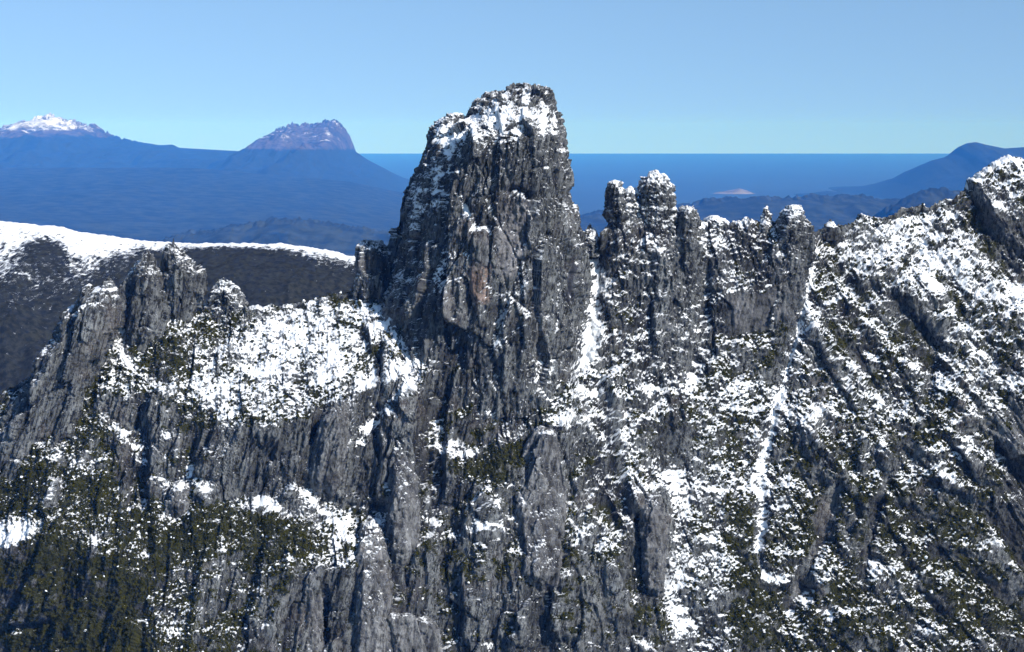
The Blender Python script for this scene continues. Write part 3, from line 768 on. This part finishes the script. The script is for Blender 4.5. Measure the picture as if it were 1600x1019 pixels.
    if carve:
        sxp = P[..., 0]/P[..., 1]*F+800; syp = EYE-P[..., 2]/P[..., 1]*F
        wv = 3*fbm(X/9, Y/9, Z/9, 3, 561)
        for pts, w, g in carve:
            d, tt, sd = seg_dist(sxp+wv, syp+wv, pts)
            e = np.minimum(1, 4*np.minimum(tt, 1-tt)+.3)
            D = D-g*e*np.where(N[..., 1] < .2, 1, 0)*np.exp(-(d/w)**2)
    P = P+nb*D[..., None]
    cap = P[-1:].mean(axis=1, keepdims=True)+np.array([0, 0, .6])
    P = np.concatenate([P, P[-1:]*.4+cap*.6, np.broadcast_to(cap, (1, P.shape[1], 3))], 0).astype(f4)
    nr += 2
    N2 = normals(P); nz_s = blur(N2[..., 2], 3, wrap=True)
    SXp = P[..., 0]/P[..., 1]*F+800; SYp = EYE-P[..., 2]/P[..., 1]*F
    sb = np.full(P.shape[:2], snow, f4)
    at = dict(tone=tone, veg=np.full(P.shape[:2], vegv, f4), dark=np.full(P.shape[:2], darkv, f4), pale=np.full(P.shape[:2], palev, f4), rust=np.zeros(P.shape[:2], f4))
    if paint_fn: paint_fn(SXp, SYp, sb, at, P)
    at["snow"] = snow_rule(P, N2, sb, None, nz_s, seed, base, hard or (1.45 if lumps < .36 else .8))
    at["veg"] = at["veg"]+.38*fbm(P[..., 0]/7, P[..., 1]/7, P[..., 2]/7, 3, 361)+.3*(nz_s-.3)
    f = grid_faces(nr, P.shape[1], True)[:, ::-1]
    if not split: return mesh_obj(name, P, f, M_ROCK, at, parent)
    fx = SXp.ravel()[f].mean(1); fy = SYp.ravel()[f].mean(1); fs = at["snow"].ravel()[f].mean(1); rest = np.ones(len(f), bool)
    fr = (N2[..., 1].ravel()[f].mean(1) < .3)
    Pv = P.reshape(-1, 3); k = np.arange(0, len(f), 7)
    fn = np.cross(Pv[f[k, 1]]-Pv[f[k, 0]], Pv[f[k, 2]]-Pv[f[k, 0]])
    if (fn*N2.reshape(-1, 3)[f[k, 0]]).sum(-1).mean() < 0: f = f[:, ::-1]
    bits = []
    for nm, lab, poly, thr in split:
        m = rest & fr & (poly_sd(fx, fy, poly) > 0) & (fs > thr)
        if thr < -1: m &= (P[..., 1].ravel()[f].mean(1) < PEAK_Y-30)
        rest &= ~m; bits.append((nm, lab, m))
    body = sub_mesh(name, P, f, rest, M_ROCK, at, parent, N2)
    for nm, lab, m in bits:
        o = sub_mesh(nm, P, f, m, M_ROCK, at, body, N2); o["label"] = lab
    return body

def put(field, m, v): field[...] = field*(1-m)+v*m

def paint_peak(sx, sy, sb, at, P):
    wx = sx+4*fbm(P[..., 0]/12, P[..., 1]/12, P[..., 2]/12, 3, 601); wy = sy+4*fbm(P[..., 0]/12, P[..., 1]/12, P[..., 2]/12, 3, 602)
    put(sb, sstep(230, 165, wy), .22)
    put(sb, sstep(165, 145, wy), .20)
    def st(pts, w, v, f=sb):
        d, t, s_ = seg_dist(wx, wy, pts)
        put(f, sstep(1.15, .55, d/w), v)
    def pg(poly, v, f=sb, soft=4): put(f, sstep(-soft, soft, poly_sd(wx, wy, poly)), v)
    pg([(684, 196), (716, 192), (722, 205), (712, 235), (700, 248), (690, 225), (676, 215)], .62)
    st([(700, 240), (701, 262)], 3.5, .6); st([(760, 170), (768, 185)], 6, .5); st([(790, 172), (783, 195)], 7, .5)
    st([(822, 140), (818, 175), (808, 205)], 6, .4); st([(700, 268), (718, 268)], 3, .5)
    st([(747, 262), (738, 285), (722, 312)], 4, .42); st([(720, 308), (732, 330), (741, 352)], 4, .55); st([(732, 358), (748, 353), (766, 364)], 4, .55)
    st([(656, 330), (682, 315)], 5, .45); st([(710, 338), (694, 372)], 2.6, .55)
    st([(848, 356), (846, 395), (835, 432)], 4, .42); st([(876, 486), (868, 520), (860, 545)], 3, .5); st([(860, 300), (848, 330)], 4, .25)
    st([(870, 190), (866, 215), (850, 250)], 10, .2); st([(805, 215), (820, 225)], 5, .4)
    pg([(690, 380), (735, 385), (740, 450), (700, 470), (650, 470), (660, 430)], .20, soft=10)
    pg([(770, 470), (800, 440), (830, 470), (830, 540), (770, 560)], .26, soft=12)
    pg([(600, 520), (930, 520), (930, 660), (560, 660)], .22, soft=14)
    pg([(830, 560), (870, 560), (860, 600), (835, 600)], .4)
    for q, w, v in (([(772, 160), (778, 182), (786, 204)], 6, .6), ([(824, 140), (818, 180), (806, 214)], 7, .6), ([(850, 150), (852, 190), (846, 222)], 6, .5), ([(748, 165), (738, 190), (742, 214)], 5, .5), ([(868, 170), (866, 205)], 6, .45),
                    ([(790, 150), (800, 185)], 5, .5), ([(660, 300), (648, 345), (640, 390)], 9, .42), ([(690, 262), (676, 300)], 6, .42), ([(880, 230), (886, 290)], 5, .36), ([(770, 440), (790, 480), (780, 540)], 16, .40), ([(700, 400), (690, 450)], 14, .42), ([(880, 420), (872, 490)], 9, .36), ([(812, 450), (824, 520)], 10, .36)):
        st(q, w, v)
    sb[...] = sb*1.2+.08*sstep(.75, .4, sb)*sstep(150, 185, sy)-.17*sstep(178, 150, sy)+.10*fbm(P[..., 0]/14, P[..., 1]/14, P[..., 2]/14, 2, 603)
    pg([(610, 330), (690, 300), (700, 360), (690, 450), (600, 460)], .22, at["dark"], 12)  # shade of the left flank painted into the rock colour
    pg([(640, 250), (700, 255), (740, 250), (735, 320), (650, 320)], .25, at["dark"], 12)  # upper part of that flank, its shade painted in as well
    pg([(795, 288), (830, 292), (832, 330), (826, 318), (805, 303)], .7, at["dark"], 4)  # shade under the overhang arch, painted as darker rock
    pg([(803, 306), (826, 316), (824, 360), (812, 420), (790, 440), (775, 400), (782, 330)], .95, at["pale"], 7)
    pg([(738, 420), (766, 415), (764, 470), (746, 478)], .7, at["rust"], 6)
    st([(900, 415), (893, 440), (888, 470)], 6, 1.0, at["dark"])  # shade inside the right-hand crack, put into the colour

PK_L = [(818, 132), (806, 134), (794, 138), (782, 145), (772, 149), (757, 151), (751, 158), (742, 164), (736, 172), (728, 182), (720, 190), (704, 200), (690, 208), (678, 214), (669, 222), (664, 235), (656, 252), (648, 268), (640, 284), (633, 300),
        (626, 318), (622, 335), (616, 355), (613, 375), (611, 395), (604, 415), (595, 435), (582, 470), (572, 520), (570, 560), (568, 625)]
PK_R = [(826, 132), (846, 134), (862, 135), (869, 140), (868, 155), (871, 168), (876, 184), (881, 202), (883, 218), (887, 236), (892, 252), (895, 268), (896, 284), (895, 300), (898, 318), (902, 334), (904, 350), (909, 366), (913, 384), (914, 402), (916, 425), (917, 460), (915, 500), (910, 540), (912, 580), (915, 625)]
peak = bpy.data.objects.new("rock_peak", None); link(peak)
PEAK_Y = 1300.
peak.location = (0, 0, 0)
tag(peak, "towering dark grey rock peak with snow dusted summit, highest in the scene", "rock peak")
rock_shell("rock_face", PK_L, PK_R, PEAK_Y, 78, step=1.6, seed=1, slabs=1.2, lumps=.30, snow=.20, lean=.06, paint_fn=paint_peak, parent=peak, big=1.2, hard=.95,
           split=[("snow_cap", "broken white snow on the summit", [(740, 120), (880, 120), (885, 178), (740, 178)], .5), ("snow_patch", "snow patch in the left shoulder", [(672, 185), (730, 185), (722, 262), (680, 250)], .5),
                  ("pale_scar", "paler rock scar in the middle of the face", [(803, 306), (826, 316), (824, 360), (812, 420), (790, 440), (775, 400), (782, 330)], -9)], plan=[(-1, .1), (-.82, -.35), (-.42, -.88), (.05, -.98), (.45, -1.0), (.84, -.72), (1, 0)],
           carve=[([(752, 262), (735, 300), (712, 345), (690, 380)], 6, 4.5), ([(722, 300), (742, 355), (775, 350)], 5, 3.5), ([(785, 300), (808, 296), (830, 308), (833, 345)], 5, 5), ([(812, 340), (806, 420)], 20, 3),
                  ([(880, 370), (888, 420), (893, 470), (900, 540)], 5, 6), ([(835, 190), (838, 260), (830, 330)], 5, 3.5), ([(704, 200), (700, 260), (690, 320)], 7, 5), ([(846, 360), (838, 440)], 9, 1.5),
                  ([(775, 180), (770, 250), (765, 330)], 6, 3), ([(870, 230), (862, 330)], 6, 2.5), ([(660, 300), (650, 380), (640, 440)], 8, 4), ([(790, 440), (770, 540)], 9, 4), ([(740, 470), (720, 560)], 8, 4), ([(850, 470), (840, 580)], 7, 4),
                  ([(720, 200), (745, 205)], 5, -3), ([(745, 210), (742, 250)], 9, -4), ([(800, 215), (805, 280)], 10, -3), ([(680, 420), (700, 500)], 12, -5)])

rock_shell("shoulder", [(706, 176), (698, 181), (688, 188), (678, 197), (671, 206), (668, 220), (664, 240), (655, 262), (650, 290)], [(716, 176), (722, 180), (724, 192), (722, 212), (714, 240), (704, 270), (695, 290)], 1294, 34, seed=41, slabs=1.1, lumps=.34, snow=.1, paint_fn=paint_peak, parent=peak, hard=.95)

def paint_rib(sx, sy, sb, at, P):
    put(at["rust"], sstep(410, 440, sy), .75); put(sb, sstep(372, 360, sy), .35)
rock_shell("buttress", [(748, 352), (738, 358), (730, 372), (726, 400), (727, 440), (735, 480), (740, 500)], [(752, 352), (763, 358), (768, 374), (769, 420), (770, 460), (768, 500)], 1232, 14, seed=2, slabs=.8, lumps=.2, paint_fn=paint_rib, parent=peak, darkv=.1)

PINS = [
 ("rock_pinnacle", "slender grey spire beside the leaning left buttress, snow filled cleft on its left", "rock pinnacle", [(229, 389), (222, 400), (212, 419), (199, 438), (195, 462), (194, 489), (199, 540), (208, 575)], [(232, 389), (237, 398), (240, 414), (254, 434), (261, 460), (260, 493), (248, 533), (240, 575)], 1286, 17, dict(seed=4, slabs=1.2, big=1.4, lumps=.2, lean=.16, snow=.14)),
 ("rock_pinnacle", "tallest grey spire of the left group with a white tip, against the dark moor", "rock pinnacle", [(270, 372), (265, 382), (258, 392), (253, 411), (250, 432), (254, 466), (262, 505)], [(272, 372), (276, 381), (293, 399), (309, 419), (321, 434), (319, 450), (310, 475), (300, 505)], 1302, 19, dict(seed=5, slabs=1.2, big=1.4, lumps=.2, snow=.10)),
 ("rock_pinnacle", "short snow speckled knob standing right of the left spires", "rock pinnacle", [(349, 435), (342, 442), (334, 452), (328, 470), (310, 515)], [(351, 435), (361, 443), (369, 457), (378, 474), (400, 515)], 1303, 14, dict(seed=6, slabs=.9, lumps=.8, snow=.34, vegv=.2)),
 ("rock_block", "squat dark rock block leaning on the left foot of the main peak", "rock block", [(572, 377), (567, 384), (563, 402), (560, 425), (552, 450), (548, 470)], [(592, 378), (604, 382), (611, 396), (618, 430), (630, 470)], 1304, 18, dict(seed=7, slabs=.8, lumps=.5, snow=.22, vegv=.25, darkv=.15)),
 ("rock_pinnacle", "tiny pointed pinnacle in the snowy notch right of the main peak", "rock pinnacle", [(921, 348), (918, 357), (912, 370), (900, 400)], [(922, 348), (926, 357), (933, 369), (950, 400)], 1316, 11, dict(seed=8, slabs=.8, lumps=.5, snow=.42)),
 ("rock_pinnacle", "left of the twin snow speckled towers, dark leaning left side", "rock pinnacle", [(958, 283), (951, 287), (946, 296), (944, 312), (945, 330), (947, 345), (951, 356), (946, 372), (944, 400), (938, 450)], [(963, 283), (970, 288), (976, 300), (980, 325), (984, 360), (988, 400), (990, 450)], 1312, 17, dict(seed=9, slabs=.8, lumps=.7, snow=.36)),
 ("rock_pinnacle", "small rounded knob wedged between the twin snow speckled towers", "rock pinnacle", [(984, 292), (978, 297), (973, 310), (968, 345), (960, 400)], [(988, 292), (994, 298), (998, 315), (1002, 350), (1006, 400)], 1316, 12, dict(seed=10, slabs=.6, lumps=.8, snow=.50)),
 ("rock_pinnacle", "right and taller of the twin snow speckled towers, rounded head", "rock pinnacle", [(1018, 266), (1010, 270), (1003, 279), (1000, 292), (1000, 312), (996, 345), (988, 400), (982, 500)], [(1026, 266), (1036, 271), (1045, 282), (1051, 296), (1052, 318), (1055, 338), (1062, 400), (1070, 500)], 1316, 24, dict(seed=11, slabs=.7, lumps=.85, snow=.44)),
 ("rock_pinnacle", "slab sided tower with bare grey right wall beside a snow gully", "rock pinnacle", [(1070, 320), (1062, 325), (1056, 340), (1052, 380), (1050, 440), (1050, 540)], [(1076, 320), (1085, 327), (1092, 342), (1095, 362), (1097, 400), (1099, 450), (1097, 500), (1088, 545)], 1310, 22, dict(seed=12, slabs=.9, lumps=.5, snow=.20)),
 ("rock_pinnacle", "low snow covered crag just right of the slab sided tower", "rock pinnacle", [(1108, 338), (1103, 343), (1100, 352), (1094, 385)], [(1122, 338), (1132, 344), (1138, 352), (1146, 385)], 1324, 11, dict(seed=19, slabs=.6, lumps=.7, snow=.62)),
 ("rock_pinnacle", "needle thin pinnacle left of the dark stubby crag before the right slopes", "rock pinnacle", [(1197, 323), (1193, 328), (1189, 342), (1182, 362), (1172, 400)], [(1199, 323), (1202, 330), (1205, 344), (1212, 362), (1220, 400)], 1324, 11, dict(seed=13, slabs=.5, lumps=.8, snow=.45)),
 ("rock_pinnacle", "dark stubby crag with white crown at the top of the long diagonal snow gully", "rock pinnacle", [(1240, 321), (1230, 324), (1222, 334), (1215, 350), (1208, 390), (1196, 460), (1186, 500)], [(1246, 321), (1253, 326), (1259, 337), (1264, 350), (1272, 366), (1268, 400), (1254, 450), (1240, 500)], 1318, 20, dict(seed=14, slabs=.8, lumps=.75, snow=.34, darkv=.08)),
 ("rock_pinnacle", "small dark triangular tooth on the snowy crest right of the gully head", "rock pinnacle", [(1297, 344), (1291, 350), (1285, 358), (1276, 375)], [(1299, 344), (1306, 351), (1312, 358), (1322, 375)], 1347, 9, dict(seed=15, slabs=.5, lumps=.3, snow=.12, darkv=.2)),
]
butt = bpy.data.objects.new("rock_buttress", None); link(butt)
tag(butt, "tall leaning grey rock buttress at the far left of the ridge", "rock buttress")
rock_shell("rock_face", [(166, 443), (158, 450), (146, 460), (130, 474), (118, 484), (107, 490), (101, 509), (84, 530), (64, 552), (58, 574), (38, 604), (12, 643), (-8, 690), (-30, 740)], [(170, 443), (180, 452), (190, 462), (192, 478), (184, 501), (170, 540), (158, 570), (146, 600), (125, 650), (105, 700), (90, 740)],
           1266, 26, seed=3, slabs=1.2, lumps=.2, lean=.34, snow=.10, ytilt=-.06, big=1.3, parent=butt)
for L, R, Yc, sd in (([(168, 431), (162, 440), (155, 456), (150, 490)], [(171, 431), (177, 442), (182, 460), (184, 490)], 1266, 35), ([(138, 445), (131, 453), (124, 468), (112, 500), (104, 540)], [(141, 445), (149, 456), (156, 474), (160, 500), (150, 540)], 1258, 36),
                     ([(188, 446), (183, 456), (178, 476), (172, 510)], [(190, 446), (193, 456), (195, 475), (190, 510)], 1270, 37), ([(134, 505), (127, 512), (121, 540), (112, 590), (95, 650), (75, 720)], [(138, 505), (146, 516), (148, 545), (142, 585), (130, 630), (105, 720)], 1246, 31),
                     ([(106, 488), (100, 500), (95, 530), (82, 580), (62, 640), (30, 720)], [(110, 488), (117, 500), (116, 540), (105, 590), (90, 640), (62, 720)], 1250, 32),
                     ([(66, 550), (58, 560), (52, 590), (36, 630), (10, 690), (0, 720)], [(70, 550), (80, 565), (78, 600), (62, 650), (40, 720)], 1252, 33),
                     ([(160, 452), (152, 465), (150, 490), (142, 520), (138, 560)], [(165, 452), (174, 468), (174, 500), (166, 530), (160, 560)], 1250, 34)):
    rock_shell("rib", L, R, Yc, 11, seed=sd, slabs=1.0, lumps=.12, lean=.34, snow=.04, ytilt=-.06, parent=butt)
for nm, lab, cat, L, R, Yc, tk, kw in PINS:
    tag(rock_shell(nm, L, R, Yc, tk, **kw), lab, cat, group="pinnacles along the ridge crest" if nm == "rock_pinnacle" else None)

PILLARS = [
 ("square topped pale grey pillar below the main peak, sheer on its right edge", [(846, 668), (838, 674), (828, 690), (818, 715), (808, 745), (800, 790), (806, 850), (812, 920)], [(864, 669), (873, 676), (876, 700), (879, 740), (882, 780), (882, 830), (878, 870), (876, 920)], dict(seed=21, lean=.1)),
 ("narrow grey pillar with a pointed snowy top standing free of the central cliff", [(622, 694), (614, 701), (610, 716), (608, 745), (607, 790), (602, 840), (598, 880)], [(628, 695), (636, 706), (644, 724), (650, 750), (655, 790), (654, 840), (650, 880)], dict(seed=22, lean=.02)),
 ("stout fluted grey pillar below the snow ledges, lower centre left", [(576, 807), (566, 814), (560, 836), (557, 880), (556, 940), (552, 1000), (548, 1075)], [(592, 807), (602, 815), (607, 840), (611, 900), (614, 960), (618, 1020), (622, 1075)], dict(seed=23, lean=.05)),
 ("flat topped grey block at the bottom edge below the fluted pillar", [(604, 953), (596, 958), (592, 975), (590, 1010), (587, 1075)], [(630, 955), (655, 962), (680, 972), (686, 985), (688, 1020), (690, 1075)], dict(seed=24, lean=.0, snow=-.3)),
 ("slim light grey pillar beside a dark cleft, bottom left of centre", [(488, 893), (481, 899), (477, 920), (476, 970), (472, 1075)], [(494, 893), (500, 900), (502, 930), (504, 980), (508, 1075)], dict(seed=25, lean=.08)),
 ("small grey rock block framed by snow under the plateau's left wall", [(272, 752), (264, 760), (260, 780), (258, 812)], [(286, 753), (296, 762), (300, 785), (298, 814)], dict(seed=26, lean=.05)),
 ("broad grey slab pillar under the right end of the plateau cliff", [(522, 628), (500, 655), (493, 690), (486, 730), (480, 775)], [(526, 628), (546, 648), (552, 680), (548, 720), (540, 775)], dict(seed=27, lean=.2, palev=.2, snow=-.3)),
 ("grey slab pillar right of the square topped pillar, foot of the couloir", [(1008, 770), (1000, 790), (998, 830), (1002, 880), (1008, 940)], [(1030, 772), (1038, 800), (1040, 840), (1038, 890), (1036, 940)], dict(seed=28, lean=-.05)),
]
for lab, L, R, kw in PILLARS:
    mid = np.array([(np.mean([p[0] for p in L+R])), L[len(L)//2][1]])
    Yt = float(look(DEPTH, np.array([mid[0]], f4), np.array([L[0][1]+.30*(L[-1][1]-L[0][1])], f4))[0])
    Yb = float(look(DEPTH, np.array([mid[0]], f4), np.array([L[-1][1]], f4))[0])
    tilt = (Yb-Yt)/(L[-1][1]-L[0][1])/.8
    o = rock_shell("rock_pillar", L, R, Yt+3, 15, slabs=.75, lumps=.2, snow=kw.pop("snow", .02), follow=2, palev=kw.pop("palev", .25), **kw)
    tag(o, lab, "rock pillar", group="rock pillars on the cliffs below", kind="thing")

# ------------------------------------------------------------------ snowy moor behind, left
def build_moor():
    crest = np.array([(-260, 352), (-120, 346), (-40, 343), (0, 345), (40, 349), (75, 354), (110, 362), (150, 368), (180, 371), (215, 377), (260, 381), (330, 381), (400, 381), (450, 382), (500, 390), (560, 402), (620, 416), (700, 440), (800, 480)], float)
    nx, ny = 430, 270
    Yc = 2650.
    sx = np.linspace(-260, 800, nx)
    X = PX(sx, Yc)
    t = np.concatenate([np.linspace(-1, 0, ny-60), np.linspace(0, 1, 61)[1:]])
    T = np.broadcast_to(t[:, None], (ny, nx)); XX = np.broadcast_to(X[None], (ny, nx))
    YY = np.where(T < 0, Yc+T*780, Yc+T*900)
    cz = PZ(np.interp(sx, crest[:, 0], crest[:, 1]), Yc)[None]
    drop = np.where(T < 0, 430*(np.abs(T)**1.35), 330*T**1.4)
    Z = cz-drop+np.minimum(1, np.abs(T)*2.5)*(22*fbm(XX/240, YY/240, 0, 4, 701)+14*fbm(XX/150., YY/420., 4.2, 3, 702, ridged=True))+3.4*fbm(XX/22, YY/22, 0, 4, 703, .6)
    P = np.stack([XX, YY, Z], -1).astype(f4); N = grid_normals(P); N = N*np.sign(N[..., 2:3])
    SX = P[..., 0]/P[..., 1]*F+800; SY = EYE-P[..., 2]/P[..., 1]*F
    cs = np.interp(SX, crest[:, 0], crest[:, 1])
    band = np.interp(SX, [-100, 0, 60, 110, 170, 220, 300, 400, 450, 520, 600], [75, 66, 62, 58, 36, 11, 6, 5, 9, 14, 13])
    n = fbm(XX/45, YY/45, Z/45, 4, 711, .6)
    depth = (SY-cs)/band
    n2 = fbm(XX/6.5, YY/6.5, Z/6.5, 3, 713, .75)
    snow = .5+.55*(1-depth)+.22*n+.5*n2
    hole = np.exp(-(((SX-70)/26)**2+((SY-398)/22)**2))
    snow = snow-1.4*hole
    snow = np.clip(snow, .08+.42*fbm(XX/7, YY/7, Z/7, 2, 712)+.16*sstep(3.2, 1.2, depth), 1.2)
    at = dict(tone=np.full(Z.shape, .5), snow=snow, veg=np.full(Z.shape, .9), rust=np.zeros_like(Z), dark=np.zeros_like(Z), pale=np.zeros_like(Z))
    return mesh_obj("moorland_hill", P, grid_faces(ny, nx), M_HILL, at)
tag(build_moor(), "smooth dark moorland hill with a snow covered top", "hill", kind="structure")

# ------------------------------------------------------------------ scrub
def build_scrub():
    rng = np.random.default_rng(5)
    V = RAT["veg"][20:RR+20].copy(); S = RAT["snow"][20:RR+20]
    Pf = RP[20:RR+20]; Nf = RN[20:RR+20]
    w = sstep(.30, .75, V)*(Nf[..., 2] > .12)
    w[:, RSX[0] < -40] = 0
    w = (w*(1-.55*sstep(.5, .9, S))).ravel().astype(np.float64)
    n = 30000
    idx = rng.choice(len(w), n, p=w/w.sum())
    c = Pf.reshape(-1, 3)[idx]; nn = Nf.reshape(-1, 3)[idx]
    r = rng.uniform(.45, 1.25, n)*rng.uniform(.8, 1.25, n)
    # a ragged tuft: crossing leaf sprays round a low dome
    ring = 4
    base = []
    for k in range(ring):
        a = 2*np.pi*k/ring
        base.append((np.cos(a), np.sin(a), .05))
    for k in range(ring):
        a = 2*np.pi*(k+.5)/ring
        base.append((.75*np.cos(a), .75*np.sin(a), .75))
    base.append((0, 0, 1.15))
    base = np.array(base)
    tri = []
    for k in range(ring):
        k2 = (k+1) % ring
        tri += [(k, k2, ring+k), (k2, ring+k2, ring+k), (ring+k, ring+k2, 2*ring)]
    tri = np.array(tri)
    v = base[None]*(1+.45*rng.uniform(-1, 1, (n, len(base), 1)))+.16*rng.normal(size=(n, len(base), 3))
    a = rng.uniform(0, 2*np.pi, n); ca, sa = np.cos(a)[:, None], np.sin(a)[:, None]
    v = np.stack([v[..., 0]*ca-v[..., 1]*sa, v[..., 0]*sa+v[..., 1]*ca, v[..., 2]], -1)*r[:, None, None]
    v = v+c[:, None]-np.array([0, 0, .35])*r[:, None, None]+nn[:, None]*.25
    sn = np.where(base[None, :, 2] > .6, .0, -.2)+.30*rng.normal(size=(n, 1))+.8*np.clip(S.ravel()[idx][:, None]-.5, -.5, .5)+.15*(base[None, :, 2] > 1)
    f = (tri[None]+(np.arange(n)*len(base))[:, None, None]).reshape(-1, 3)
    tone = np.repeat(rng.uniform(0, 1, n), len(base))
    t = NT("alpine_scrub")
    col = t.mix(t.attr("tone"), (.009, .011, .0015), (.036, .034, .004))
    col = t.mix(t.ramp(.3, .5, t.attr("snow")), col, (.85, .86, .88))
    p = t.n("ShaderNodeBsdfPrincipled", i={"Base Color": col, "Roughness": .9, "Specular IOR Level": .15})
    t.t.links.new(p.outputs[0], t.out.inputs[0])
    o = mesh_obj("scrub", v.reshape(-1, 3), f, t.m, dict(snow=sn, tone=tone), smooth=False)
    return tag(o, "dense dark olive alpine scrub on the ledges and slopes, dusted with snow", "scrub", kind="stuff")
build_scrub()
